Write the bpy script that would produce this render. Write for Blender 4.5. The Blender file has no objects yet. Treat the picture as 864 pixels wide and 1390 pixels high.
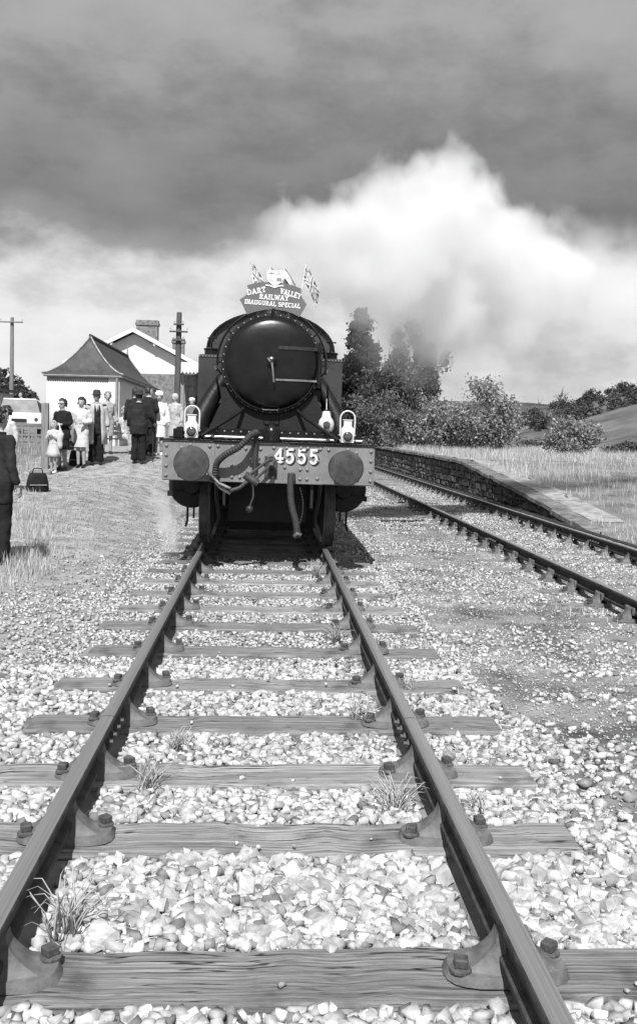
import bpy, bmesh, math, random
import numpy as np
from mathutils import Vector, Matrix, noise as mnoise
R = math.radians
rnd = random.Random(4555)
nrg = np.random.default_rng(4555)
scene = bpy.context.scene
COL = scene.collection

# ------------------------------------------------------------------ camera
CAMH = 1.42
cam_d = bpy.data.cameras.new('camera'); cam = bpy.data.objects.new('camera', cam_d); COL.objects.link(cam)
F_PX, W_PX, H_PX = 1300.0, 864.0, 1390.0
cam_d.sensor_fit = 'HORIZONTAL'; cam_d.sensor_width = 24.0; cam_d.lens = 24.0*F_PX/W_PX
cam_d.shift_y = -45.0/W_PX
cam_d.clip_start = 0.05; cam_d.clip_end = 6000
# heading a little right of the track, slightly down, held with a small roll
_y = Vector((-71.0, 64.0, F_PX)).normalized()
_th = R(1.35)
_z = Vector((math.sin(_th), math.cos(_th), 0)); _z.z = -(_z.x*_y.x+_z.y*_y.y)/_y.z; _z.normalize()
_x = _y.cross(_z)
if _x.x < 0: _x = -_x
right = Vector((_x.x, _y.x, _z.x)); up = Vector((_x.y, _y.y, _z.y)); fwd = Vector((_x.z, _y.z, _z.z))
M = Matrix.Identity(4)
for i in range(3):
    M[i][0] = right[i]; M[i][1] = up[i]; M[i][2] = -fwd[i]
M.translation = (0, 0, CAMH)
cam.matrix_world = M
scene.camera = cam

# ------------------------------------------------------------------ world, sun, exposure
SUN_EL = R(50); SUN_SHADOW = Vector((0.13, 1.0)).normalized()
world = bpy.data.worlds.new('World'); scene.world = world; world.use_nodes = True
nt = world.node_tree; nt.nodes.clear()
def N(t, kind, **kw):
    n = t.nodes.new(kind)
    for k, v in kw.items(): setattr(n, k, v)
    return n
def ramp(t, stops, interp='LINEAR'):
    n = t.nodes.new('ShaderNodeValToRGB'); cr = n.color_ramp; cr.interpolation = interp
    while len(cr.elements) > 1: cr.elements.remove(cr.elements[-1])
    cr.elements[0].position = stops[0][0]; v = stops[0][1]; cr.elements[0].color = (v, v, v, 1)
    for p, v in stops[1:]:
        e = cr.elements.new(p); e.color = (v, v, v, 1)
    return n
L = nt.links.new
sky = N(nt, 'ShaderNodeTexSky', sky_type='NISHITA', sun_disc=False)
sky.sun_elevation = SUN_EL; sky.sun_rotation = math.atan2(-SUN_SHADOW.x, -SUN_SHADOW.y); sky.dust_density = 2.0
hsv = N(nt, 'ShaderNodeHueSaturation'); hsv.inputs['Saturation'].default_value = 0.0
L(sky.outputs[0], hsv.inputs['Color'])
tc = N(nt, 'ShaderNodeTexCoord')
sep = N(nt, 'ShaderNodeSeparateXYZ'); L(tc.outputs['Generated'], sep.inputs[0])
# project the view direction on a cloud layer so that clouds flatten to the horizon
mx = N(nt, 'ShaderNodeMath', operation='MAXIMUM'); L(sep.outputs['Z'], mx.inputs[0]); mx.inputs[1].default_value = 0.0
ad = N(nt, 'ShaderNodeMath', operation='ADD'); L(mx.outputs[0], ad.inputs[0]); ad.inputs[1].default_value = 0.22
dx = N(nt, 'ShaderNodeMath', operation='DIVIDE'); L(sep.outputs['X'], dx.inputs[0]); L(ad.outputs[0], dx.inputs[1])
dy = N(nt, 'ShaderNodeMath', operation='DIVIDE'); L(sep.outputs['Y'], dy.inputs[0]); L(ad.outputs[0], dy.inputs[1])
cmb = N(nt, 'ShaderNodeCombineXYZ'); L(dx.outputs[0], cmb.inputs[0]); L(dy.outputs[0], cmb.inputs[1])
big = N(nt, 'ShaderNodeTexNoise'); big.inputs['Scale'].default_value = 1.1; big.inputs['Detail'].default_value = 3; big.inputs['Roughness'].default_value = 0.5
vmb = N(nt, 'ShaderNodeVectorMath', operation='MULTIPLY'); L(tc.outputs['Generated'], vmb.inputs[0]); vmb.inputs[1].default_value = (1.6, 1.6, 2.4)
L(vmb.outputs[0], big.inputs['Vector'])
fine = N(nt, 'ShaderNodeTexNoise'); fine.inputs['Scale'].default_value = 5.5; fine.inputs['Detail'].default_value = 7; fine.inputs['Roughness'].default_value = 0.55
vm = N(nt, 'ShaderNodeVectorMath', operation='MULTIPLY'); L(tc.outputs['Generated'], vm.inputs[0]); vm.inputs[1].default_value = (1.0, 1.0, 1.7)
L(vm.outputs[0], fine.inputs['Vector'])
# height of the base of the grey overcast sheet, made uneven
off = N(nt, 'ShaderNodeMath', operation='MULTIPLY_ADD'); L(big.outputs['Fac'], off.inputs[0]); off.inputs[1].default_value = 0.14; off.inputs[2].default_value = -0.07
off2 = N(nt, 'ShaderNodeMath', operation='MULTIPLY_ADD'); L(fine.outputs['Fac'], off2.inputs[0]); off2.inputs[1].default_value = 0.20; off2.inputs[2].default_value = -0.10
e1 = N(nt, 'ShaderNodeMath', operation='ADD'); L(sep.outputs['Z'], e1.inputs[0]); L(off.outputs[0], e1.inputs[1])
e2 = N(nt, 'ShaderNodeMath', operation='ADD'); L(e1.outputs[0], e2.inputs[0]); L(off2.outputs[0], e2.inputs[1])
sheet = ramp(nt, [(p_, v_/6.0) for p_, v_ in [(0.0, 5.7), (0.10, 6.0), (0.165, 5.6), (0.205, 2.1), (0.24, 1.40), (0.30, 1.75), (0.40, 2.7), (0.60, 3.3), (1.0, 3.3)]], 'LINEAR')
L(e2.outputs[0], sheet.inputs[0])
# soft grey patches and bright tops among the low clouds
patch = ramp(nt, [(0.30, 0.55), (0.42, 0.74), (0.50, 0.90), (0.62, 1.0)])
fine2 = N(nt, 'ShaderNodeTexNoise'); fine2.inputs['Scale'].default_value = 6.0; fine2.inputs['Detail'].default_value = 8; fine2.inputs['Roughness'].default_value = 0.58
vm2 = N(nt, 'ShaderNodeVectorMath', operation='MULTIPLY'); L(tc.outputs['Generated'], vm2.inputs[0]); vm2.inputs[1].default_value = (1.0, 1.0, 2.0)
L(vm2.outputs[0], fine2.inputs['Vector']); L(fine2.outputs['Fac'], patch.inputs[0])
mulc = N(nt, 'ShaderNodeMix', data_type='RGBA', blend_type='MULTIPLY'); mulc.inputs['Factor'].default_value = 1.0
L(sheet.outputs[0], mulc.inputs['A']); L(patch.outputs[0], mulc.inputs['B'])
mixs = N(nt, 'ShaderNodeMix', data_type='RGBA'); mixs.inputs['Factor'].default_value = 0.93
vsc = N(nt, 'ShaderNodeVectorMath', operation='SCALE'); vsc.inputs['Scale'].default_value = 6.6; L(mulc.outputs['Result'], vsc.inputs[0])
L(hsv.outputs[0], mixs.inputs['A']); L(vsc.outputs[0], mixs.inputs['B'])
bg = N(nt, 'ShaderNodeBackground'); bg.inputs['Strength'].default_value = 0.10
L(mixs.outputs['Result'], bg.inputs['Color'])
wo = N(nt, 'ShaderNodeOutputWorld'); L(bg.outputs[0], wo.inputs['Surface'])

sd = bpy.data.lights.new('sun', 'SUN'); sun = bpy.data.objects.new('sun', sd); COL.objects.link(sun)
sd.energy = 4.6; sd.angle = R(0.53); sd.color = (1.0, 1.0, 1.0)
_d = Vector((math.cos(SUN_EL)*SUN_SHADOW.x, math.cos(SUN_EL)*SUN_SHADOW.y, -math.sin(SUN_EL)))
sun.rotation_euler = _d.to_track_quat('-Z', 'Y').to_euler(); sun.location = (-3, -20, 30)
vs = scene.view_settings
scene.display_settings.display_device = 'sRGB'
vs.view_transform = 'Standard'; vs.look = 'None'; vs.gamma = 1.0; vs.use_curve_mapping = False
vs.exposure = 0.50
cy = scene.cycles
scene.render.engine = 'CYCLES'
cy.max_bounces = 12; cy.diffuse_bounces = 3; cy.glossy_bounces = 3; cy.transmission_bounces = 4
cy.volume_bounces = 12; cy.transparent_max_bounces = 8
cy.volume_step_rate = 2.0; cy.volume_max_steps = 96
cy.use_denoising = True

# ------------------------------------------------------------------ materials (all greys: a black and white photograph)
MATS = {}
def mat(name, base, var=0.15, scale=6.0, rough=0.7, bump=0.0, bscale=40.0, metal=0.0, spec=0.5, stretch=(1,1,1), rand=0.0, attr=None, detail=6, bdist=0.01, objspace=True, sub=None):
    if name in MATS: return MATS[name]
    m = bpy.data.materials.new(name); m.use_nodes = True; t = m.node_tree; t.nodes.clear()
    out = N(t, 'ShaderNodeOutputMaterial'); b = N(t, 'ShaderNodeBsdfPrincipled'); t.links.new(b.outputs[0], out.inputs['Surface'])
    b.inputs['Roughness'].default_value = rough; b.inputs['Metallic'].default_value = metal
    b.inputs['Specular IOR Level'].default_value = spec
    c = N(t, 'ShaderNodeTexCoord'); mp = N(t, 'ShaderNodeMapping'); mp.inputs['Scale'].default_value = stretch
    t.links.new(c.outputs['Object' if objspace else 'Generated'], mp.inputs['Vector'])
    n = N(t, 'ShaderNodeTexNoise'); n.inputs['Scale'].default_value = scale; n.inputs['Detail'].default_value = detail; n.inputs['Roughness'].default_value = 0.6
    t.links.new(mp.outputs[0], n.inputs['Vector'])
    lo, hi = base*(1-var*1.6), base*(1+var*1.6)
    cr = ramp(t, [(0.28, max(lo, 0.002)), (0.5, base), (0.72, min(hi, 0.9))])
    t.links.new(n.outputs['Fac'], cr.inputs[0])
    col = cr.outputs[0]
    if rand or attr:
        mm = N(t, 'ShaderNodeMix', data_type='RGBA', blend_type='MULTIPLY'); mm.inputs['Factor'].default_value = 1.0
        t.links.new(col, mm.inputs['A'])
        if attr:
            a = N(t, 'ShaderNodeAttribute', attribute_name=attr); t.links.new(a.outputs['Color'], mm.inputs['B'])
        else:
            oi = N(t, 'ShaderNodeObjectInfo'); mr = N(t, 'ShaderNodeMapRange'); mr.inputs['To Min'].default_value = 1-rand; mr.inputs['To Max'].default_value = 1+rand
            t.links.new(oi.outputs['Random'], mr.inputs['Value']); t.links.new(mr.outputs[0], mm.inputs['B'])
        col = mm.outputs['Result']
    t.links.new(col, b.inputs['Base Color'])
    if bump:
        bn = N(t, 'ShaderNodeTexNoise'); bn.inputs['Scale'].default_value = bscale; bn.inputs['Detail'].default_value = 5
        t.links.new(mp.outputs[0], bn.inputs['Vector'])
        bp = N(t, 'ShaderNodeBump'); bp.inputs['Strength'].default_value = bump; bp.inputs['Distance'].default_value = bdist
        t.links.new(bn.outputs['Fac'], bp.inputs['Height']); t.links.new(bp.outputs[0], b.inputs['Normal'])
    MATS[name] = m
    return m
def leafmat(name, base, trans=0.35, var=0.3):
    m = bpy.data.materials.new(name); m.use_nodes = True; t = m.node_tree; t.nodes.clear()
    out = N(t, 'ShaderNodeOutputMaterial'); d = N(t, 'ShaderNodeBsdfPrincipled'); tr = N(t, 'ShaderNodeBsdfTranslucent'); mxs = N(t, 'ShaderNodeMixShader')
    d.inputs['Roughness'].default_value = 0.6; d.inputs['Specular IOR Level'].default_value = 0.3
    a = N(t, 'ShaderNodeAttribute', attribute_name='tone')
    mm = N(t, 'ShaderNodeMix', data_type='RGBA', blend_type='MULTIPLY'); mm.inputs['Factor'].default_value = 1.0
    mm.inputs['A'].default_value = (base, base, base, 1); t.links.new(a.outputs['Color'], mm.inputs['B'])
    t.links.new(mm.outputs['Result'], d.inputs['Base Color']); t.links.new(mm.outputs['Result'], tr.inputs['Color'])
    mxs.inputs[0].default_value = trans
    t.links.new(d.outputs[0], mxs.inputs[1]); t.links.new(tr.outputs[0], mxs.inputs[2]); t.links.new(mxs.outputs[0], out.inputs['Surface'])
    MATS[name] = m
    return m

# ------------------------------------------------------------------ mesh helpers
class MB:
    def __init__(s): s.v = []; s.f = []; s.m = []
    def add(s, vs, fs, mi=0):
        o = len(s.v); s.v += [tuple(p) for p in vs]; s.f += [tuple(i+o for i in f) for f in fs]; s.m += [mi]*len(fs); return s
    def box(s, x0, x1, y0, y1, z0, z1, mi=0, c=0.0):
        if c > 0:
            # chamfered box: hull of 24 corner points
            pts = []
            for sx, X in ((1, x0), (-1, x1)):
                for sy, Y in ((1, y0), (-1, y1)):
                    for sz, Z in ((1, z0), (-1, z1)):
                        pts += [(X, Y+sy*c, Z+sz*c), (X+sx*c, Y, Z+sz*c), (X+sx*c, Y+sy*c, Z)]
            return s.hull(pts, mi)
        vs = [(x0,y0,z0),(x1,y0,z0),(x1,y1,z0),(x0,y1,z0),(x0,y0,z1),(x1,y0,z1),(x1,y1,z1),(x0,y1,z1)]
        return s.add(vs, [(0,3,2,1),(4,5,6,7),(0,1,5,4),(1,2,6,5),(2,3,7,6),(3,0,4,7)], mi)
    def hull(s, pts, mi=0):
        bm = bmesh.new()
        for p in pts: bm.verts.new(p)
        r = bmesh.ops.convex_hull(bm, input=bm.verts)
        bmesh.ops.dissolve_limit(bm, angle_limit=0.01, verts=bm.verts[:], edges=bm.edges[:])
        lone = [v for v in bm.verts if not v.link_faces]
        bmesh.ops.delete(bm, geom=lone, context='VERTS')
        bm.verts.index_update()
        s.add([v.co[:] for v in bm.verts], [[v.index for v in f.verts] for f in bm.faces], mi)
        bm.free(); return s
    def prism(s, poly, a, b, axis='y', mi=0):
        n = len(poly)
        def P(u, v, w):
            return {'y': (u, w, v), 'x': (w, u, v), 'z': (u, v, w)}[axis]
        vs = [P(u, v, a) for u, v in poly] + [P(u, v, b) for u, v in poly]
        fs = [tuple(range(n)), tuple(range(2*n-1, n-1, -1))] + [(i, i+n, (i+1) % n+n, (i+1) % n) for i in range(n)]
        return s.add(vs, fs, mi)
    def tube(s, pts, r, n=8, mi=0, cap=True, flat=1.0):
        pts = [Vector(p) for p in pts]; k = len(pts)
        rs = list(r) if hasattr(r, '__len__') else [r]*k
        ref = None; rings = []
        o = len(s.v)
        for i, p in enumerate(pts):
            t = (pts[min(i+1, k-1)]-pts[max(i-1, 0)])
            if t.length < 1e-9: t = Vector((0, 0, 1))
            t.normalize()
            if ref is None:
                ref = Vector((1, 0, 0)) if abs(t.x) < 0.8 else Vector((0, 0, 1))
            a = (ref-t*ref.dot(t)).normalized(); b = t.cross(a); ref = a
            for j in range(n):
                g = 2*math.pi*j/n
                s.v.append(tuple(p+(a*math.cos(g)+b*math.sin(g)*flat)*rs[i]))
        for i in range(k-1):
            for j in range(n):
                s.f.append((o+i*n+j, o+i*n+(j+1) % n, o+(i+1)*n+(j+1) % n, o+(i+1)*n+j)); s.m.append(mi)
        if cap:
            s.f.append(tuple(o+j for j in range(n))[::-1]); s.m.append(mi)
            s.f.append(tuple(o+(k-1)*n+j for j in range(n))); s.m.append(mi)
        return s
    def lathe(s, prof, c=(0,0,0), axis='z', n=24, mi=0):
        # prof: list of (radius, along)
        o = len(s.v); k = len(prof)
        for r, h in prof:
            for j in range(n):
                g = 2*math.pi*j/n; u, v = r*math.cos(g), r*math.sin(g)
                p = {'z': (u, v, h), 'y': (u, h, v), 'x': (h, u, v)}[axis]
                s.v.append((p[0]+c[0], p[1]+c[1], p[2]+c[2]))
        for i in range(k-1):
            for j in range(n):
                q = (o+i*n+j, o+i*n+(j+1) % n, o+(i+1)*n+(j+1) % n, o+(i+1)*n+j)
                s.f.append(q if axis != 'y' else q[::-1]); s.m.append(mi)
        s.f.append(tuple(o+j for j in range(n))[::-1]); s.m.append(mi)
        s.f.append(tuple(o+(k-1)*n+j for j in range(n))); s.m.append(mi)
        return s
    def cyl(s, p0, p1, r, n=12, mi=0): return s.tube([p0, p1], r, n, mi)
    def ball(s, c, r, n=10, mi=0):
        rx, ry, rz = r if hasattr(r, '__len__') else (r, r, r)
        k = max(4, n//2); prof = []
        o = len(s.v)
        for i in range(k+1):
            a = math.pi*i/k
            for j in range(n):
                g = 2*math.pi*j/n
                s.v.append((c[0]+rx*math.sin(a)*math.cos(g), c[1]+ry*math.sin(a)*math.sin(g), c[2]-rz*math.cos(a)))
        for i in range(k):
            for j in range(n):
                s.f.append((o+i*n+j, o+i*n+(j+1) % n, o+(i+1)*n+(j+1) % n, o+(i+1)*n+j)); s.m.append(mi)
        return s
    def loft(s, rings, n=16, mi=0):
        # rings: (z, cx, cy, rx, ry)
        o = len(s.v)
        for z, cx, cyy, rx, ry in rings:
            for j in range(n):
                g = 2*math.pi*j/n; s.v.append((cx+rx*math.cos(g), cyy+ry*math.sin(g), z))
        k = len(rings)
        for i in range(k-1):
            for j in range(n):
                s.f.append((o+i*n+j, o+i*n+(j+1) % n, o+(i+1)*n+(j+1) % n, o+(i+1)*n+j)); s.m.append(mi)
        s.f.append(tuple(o+j for j in range(n))[::-1]); s.m.append(mi)
        s.f.append(tuple(o+(k-1)*n+j for j in range(n))); s.m.append(mi)
        return s
    def mesh(s, name, mats, smooth=False, fix=True):
        me = bpy.data.meshes.new(name); me.from_pydata(s.v, [], s.f)
        for m in (mats if isinstance(mats, (list, tuple)) else [mats]): me.materials.append(m)
        if any(s.m): me.polygons.foreach_set('material_index', s.m)
        if fix:
            bm = bmesh.new(); bm.from_mesh(me); bmesh.ops.recalc_face_normals(bm, faces=bm.faces); bm.to_mesh(me); bm.free()
        if smooth:
            me.polygons.foreach_set('use_smooth', [True]*len(me.polygons))
            if smooth != 'all': me.set_sharp_from_angle(angle=R(38))
        me.update(); return me
    def build(s, name, mats, parent=None, smooth=True, loc=None, rot=None):
        return link(name, s.mesh(name, mats, smooth), parent, loc, rot)
def link(name, me, parent=None, loc=None, rot=None):
    o = bpy.data.objects.new(name, me); COL.objects.link(o)
    if parent: o.parent = parent
    if loc is not None: o.location = loc
    if rot is not None: o.rotation_euler = rot
    return o
def tag(o, label=None, cat=None, group=None, kind=None):
    if label: o['label'] = label
    if cat: o['category'] = cat
    if group: o['group'] = group
    if kind: o['kind'] = kind
    return o
def thing(name, label, cat, loc=(0,0,0), rz=0, group=None):
    o = bpy.data.objects.new(name, None); COL.objects.link(o); o.empty_display_size = 0.2
    o.location = loc; o.rotation_euler = (0, 0, rz)
    return tag(o, label, cat, group)
def np_mesh(name, V, Fq, mats, tones=None, smooth=False):
    """V (n,3), Fq (m,k) uniform polygons, tones (m,) per face"""
    me = bpy.data.meshes.new(name); m, k = Fq.shape
    me.vertices.add(len(V)); me.vertices.foreach_set('co', V.astype(np.float32).ravel())
    me.loops.add(m*k); me.loops.foreach_set('vertex_index', Fq.astype(np.int32).ravel())
    me.polygons.add(m); me.polygons.foreach_set('loop_start', np.arange(0, m*k, k, dtype=np.int32))
    me.polygons.foreach_set('loop_total', np.full(m, k, dtype=np.int32))
    if tones is not None:
        at = me.attributes.new('tone', 'FLOAT_COLOR', 'FACE')
        c = np.ones((m, 4), np.float32); c[:, :3] = np.asarray(tones, np.float32)[:, None]
        at.data.foreach_set('color', c.ravel())
    for q in (mats if isinstance(mats, (list, tuple)) else [mats]): me.materials.append(q)
    if smooth: me.polygons.foreach_set('use_smooth', np.ones(m, dtype=bool))
    me.update(calc_edges=True); me.validate(); return me

# ------------------------------------------------------------------ ground shape
def sstep(a, b, x):
    t = np.clip((x-a)/(b-a), 0, 1); return t*t*(3-2*t)
def vnoise(x, y, s, seed=0):
    x = np.asarray(x, float)/s+seed*17.3; y = np.asarray(y, float)/s+seed*9.7
    xi, yi = np.floor(x), np.floor(y); fx, fy = x-xi, y-yi
    fx, fy = fx*fx*(3-2*fx), fy*fy*(3-2*fy)
    def h(a, b):
        q = np.sin(a*127.1+b*311.7+seed*74.7)*43758.5453; return q-np.floor(q)
    return (h(xi, yi)*(1-fx)+h(xi+1, yi)*fx)*(1-fy)+(h(xi, yi+1)*(1-fx)+h(xi+1, yi+1)*fx)*fy
PY = [0, 6, 10.8, 19, 22, 23, 25, 30, 60]; PZ = [-.27, -.22, -.13, .13, .33, .48, .73, .80, .80]
FY = [0, 10, 19, 22, 32, 60, 200]; FZ = [-.27, -.15, .15, .34, .95, 1.3, 2.0]
RY = [0, 12, 15.9, 20, 27.3, 46, 70, 120, 400]; RZ = [-.23, -.22, -.19, .20, .72, .80, 0.5, -2.5, -4.0]
BED = -0.235
def ground_z(x, y, rough=True):
    x = np.asarray(x, float); y = np.asarray(y, float)
    bed = np.full(np.broadcast(x, y).shape, BED)+0*x
    left = np.interp(y, PY, PZ); far = np.interp(y, FY, FZ); rt = np.interp(y, RY, RZ)
    wl = sstep(1.5, 3.3, -x)*(1-sstep(19, 24, y))+sstep(1.5, 2.15, -x)*sstep(19, 24, y); z = bed*(1-wl)+left*wl
    wf = sstep(5.0, 6.4, -x); z = z*(1-wf)+far*wf
    wr = sstep(5.75, 5.95, x); z = z*(1-wr)+rt*wr
    z = z+0.012*np.clip(x-6.5, 0, 60)*wr*sstep(14, 30, y)*(1-sstep(60, 130, y))
    if rough:
        a = (wl*(1-sstep(18, 22, y)*0.8*(1-wf))+wr)*0.9+0.1
        z = z+(vnoise(x, y, 0.9, 1)-.5)*0.05*a+(vnoise(x, y, 0.25, 2)-.5)*0.015*a
    return z
gz = lambda x, y: float(ground_z(x, y))

# ------------------------------------------------------------------ the setting
def sheet(name, xs, ys, dz, m, smooth=True):
    X, Y = np.meshgrid(xs, ys); Z = ground_z(X, Y)+dz
    V = np.stack([X.ravel(), Y.ravel(), Z.ravel()], 1); nx, ny = len(xs), len(ys)
    i = np.arange(nx-1)[None, :]+np.arange(ny-1)[:, None]*nx; i = i.ravel()
    o = link(name, np_mesh(name, V, np.stack([i, i+1, i+1+nx, i+nx], 1), m, smooth=smooth))
    return tag(o, kind='structure')
m_ground = mat('meadow_soil', 0.17, 0.35, 1.3, 0.95, 0.6, 25, spec=0.1, bdist=0.03)
m_path = mat('fine_gravel', 0.27, 0.30, 4, 0.95, 0.5, 30, spec=0.1, bdist=0.02, detail=4)
m_bed = mat('dirty_ballast', 0.18, 0.45, 2.2, 0.95, 0.4, 25, spec=0.1, bdist=0.02, detail=5)
xs = np.concatenate([-np.geomspace(900, 20, 26), np.linspace(-19, -6.6, 18), np.arange(-6.4, 8, .2), np.linspace(8.3, 20, 24), np.geomspace(21, 1200, 28)])
ys = np.concatenate([np.linspace(-12, 0, 10), np.arange(.4, 32, .3), np.linspace(33, 60, 30), np.geomspace(62, 2500, 40)])
ground = sheet('ground', xs, ys, 0, m_ground)
path = sheet('gravel_path', np.arange(-5.9, -1.44, .12), np.arange(-1, 62, .2), .012, m_path)
ballast = sheet('ballast_bed', np.arange(-1.6, 5.7, .15), np.arange(-3, 62, .2), .018, m_bed)

# hills across the valley, and the wooded slope on the left
def hill(name, prof, y0, y1, zb, m, seed, n=60, zfar=0.8):
    px = [p[0] for p in prof]; pz = [p[1] for p in prof]
    xs_ = np.linspace(px[0], px[-1], 90); ts = np.linspace(0, 1, 26); V = []
    for t in ts:
        y = y0+(y1-y0)*t
        top = np.interp(xs_, px, pz)
        prof_t = np.sin(min(t, zfar)/zfar*math.pi/2)**0.8 if t <= zfar else math.cos((t-zfar)/(1-zfar)*math.pi/2)
        z = zb+(top-zb)*prof_t+(vnoise(xs_, y, 40, seed)-.5)*(y1-y0)*0.01
        V.append(np.stack([xs_, np.full_like(xs_, y), z], 1))
    V = np.concatenate(V); nx, ny = 90, 26
    i = (np.arange(nx-1)[None, :]+np.arange(ny-1)[:, None]*nx).ravel()
    return tag(link(name, np_mesh(name, V, np.stack([i, i+1, i+1+nx, i+nx], 1), m, smooth=True)), kind='structure')
m_moor = mat('far_moor', 0.085, 0.35, 0.02, 0.95, spec=0.05)
m_field = mat('pasture', 0.12, 0.35, 0.08, 0.95, spec=0.05)
m_wood = mat('wooded_slope', 0.07, 0.4, 0.12, 0.95, spec=0.05)
hill('far_hill', [(-500, 8), (60, 40), (190, 46), (330, 47), (400, 40), (480, 35), (700, 44), (1400, 50)], 800, 1400, -12, m_moor, 3)
hill('near_hill', [(44, -3), (70, 1), (94, 7), (117, 14.5), (140, 21), (180, 29), (300, 34), (520, 40)], 130, 420, -6, m_field, 4)
hill('wooded_hill', [(-200, 20), (-90, 16), (-59, 11.0), (-52, 8.4), (-47, 3.5), (-42, 0)], 105, 240, 0, m_wood, 5)

# ------------------------------------------------------------------ ballast stones
def stone_shape(seed, npts=11, flat=0.68):
    r = random.Random(seed); pts = []
    cs = [(a, b_, c_) for a in (-1, 1) for b_ in (-1, 1) for c_ in (-1, 1)]
    for a, b_, c_ in cs[:max(6, min(8, npts))]:
        pts.append((a*r.uniform(.18, .55), b_*r.uniform(.15, .46), c_*r.uniform(.14, .46)*flat*1.2))
    for _ in range(max(0, npts-8)):
        v = Vector((r.gauss(0, 1), r.gauss(0, 1), r.gauss(0, 1))).normalized()*r.uniform(.40, .56)
        pts.append((v.x, v.y*.85, v.z*flat))
    b = MB(); b.hull(pts); return b
m_stone = mat('limestone', 0.38, 0.25, 1.6, 0.9, spec=0.12, rand=0.30)
m_stone_s = mat('limestone_spread', 0.40, 0.25, 30, 0.9, spec=0.12, attr='tone')
m_stone_p = mat('pebble', 0.34, 0.2, 14, 0.9, spec=0.2, attr='tone')
stone_meshes = [stone_shape(s).mesh('stone', m_stone, smooth=False) for s in range(14)]
# low-poly forms for the spread, as triangles
def tri_form(seed, npts):
    b = stone_shape(seed, npts); me = b.mesh('tmp', m_stone); me.calc_loop_triangles()
    V = np.array([v.co[:] for v in me.vertices]); T = np.array([t.vertices[:] for t in me.loop_triangles]); bpy.data.meshes.remove(me)
    return V, T
forms_near = [tri_form(100+s, 10) for s in range(16)]
forms_far = [tri_form(200+s, 6) for s in range(10)]

SLEEPERS = [2.77, 3.74, 4.43, 5.24, 6.06, 6.99, 7.89, 8.68, 9.46, 10.23, 11.0, 11.75]
SLEEPERS = [1.1, 1.95]+SLEEPERS+[12.5+0.8*i for i in range(40)]
SL2 = [5.2+0.8*i for i in range(72)]
def near_sleeper(x, y, main=True):
    c = np.zeros_like(x, bool)
    for s in SLEEPERS:
        c |= (np.abs(y-s) < 0.158+(vnoise(x, y, .12, 31)-.5)*.04) & (np.abs(x) < 1.30)
    for s in SL2:
        c |= (np.abs(y-s) < 0.12) & (np.abs(x-4.1) < 1.30) & ((x < 3.3) | (vnoise(x, y, 1.3, 8) > .58))
    c |= (np.abs(np.abs(x)-.7525) < .055) | (np.abs(np.abs(x-4.1)-.7525) < .055)
    return c
def scatter(n, x0, x1, y0, y1, smin, smax, forms, dens, zoff=0.0):
    x = nrg.uniform(x0, x1, n); y = y0+(y1-y0)*np.sqrt(nrg.uniform(0, 1, n)*(1-(0.0))) if False else nrg.uniform(y0, y1, n)
    keep = (~near_sleeper(x, y)) & (nrg.uniform(0, 1, n) < dens(x, y))
    x, y = x[keep], y[keep]; n = len(x)
    sz = smin+(smax-smin)*nrg.beta(1.6, 3.2, n)
    z = ground_z(x, y)+0.018+sz*nrg.uniform(-0.05, .3, n)+zoff
    Vs, Fs, Ts = [], [], []; o = 0
    tone = np.clip(nrg.normal(1.0, .24, n), .35, 1.6)
    tone = np.where(nrg.uniform(0, 1, n) < .07, tone*.45, tone)
    which = nrg.integers(0, len(forms), n)
    for k, (FV, FT) in enumerate(forms):
        idx = np.nonzero(which == k)[0]; m = len(idx)
        if not m: continue
        a = nrg.uniform(0, 2*np.pi, m); ca, sa = np.cos(a), np.sin(a)
        tx = nrg.normal(0, .55, m); P = FV[None]*sz[idx][:, None, None]*.95
        P = P*np.stack([nrg.uniform(.8, 1.25, m), nrg.uniform(.8, 1.2, m), nrg.uniform(.6, 1.2, m)], 1)[:, None, :]
        px, py, pz = P[..., 0], P[..., 1], P[..., 2]
        py, pz = py*np.cos(tx)[:, None]-pz*np.sin(tx)[:, None], py*np.sin(tx)[:, None]+pz*np.cos(tx)[:, None]
        px, py = px*ca[:, None]-py*sa[:, None], px*sa[:, None]+py*ca[:, None]
        Q = np.stack([px+x[idx][:, None], py+y[idx][:, None], pz+z[idx][:, None]], -1)
        T = FT[None]+(np.arange(m)*len(FV))[:, None, None]+o
        Vs.append(Q.reshape(-1, 3)); Fs.append(T.reshape(-1, 3)); Ts.append(np.repeat(tone[idx], len(FT))); o += m*len(FV)
    return np.concatenate(Vs), np.concatenate(Fs), np.concatenate(Ts)
def d_main(x, y):
    side = (1-sstep(1.5, 2.4, -x)*(.30+.65*sstep(.35, .7, vnoise(x, y, 1.2, 11))))*(1-.45*sstep(1.35, 1.6, -x))*(1-.93*sstep(1.3, 2.0, -x)*sstep(7.5, 12.5, y+(vnoise(x, y, .7, 14)-.5)*4+(-x-1.5)*.8))
    worn = sstep(.34, .56, vnoise(x, y, 1.1, 12)*.55+vnoise(x, y, .35, 13)*.45)      # trodden earth between the tracks
    mid = np.where((x > 1.45) & (x < 3.0), np.clip(worn*.62+.03, 0, 1)*(1-.40*sstep(1.45, 1.9, x)), 1.0)
    far2 = np.where(x > 2.9, .62*(.35+.65*worn), 1.0)
    return side*mid*far2
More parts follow.
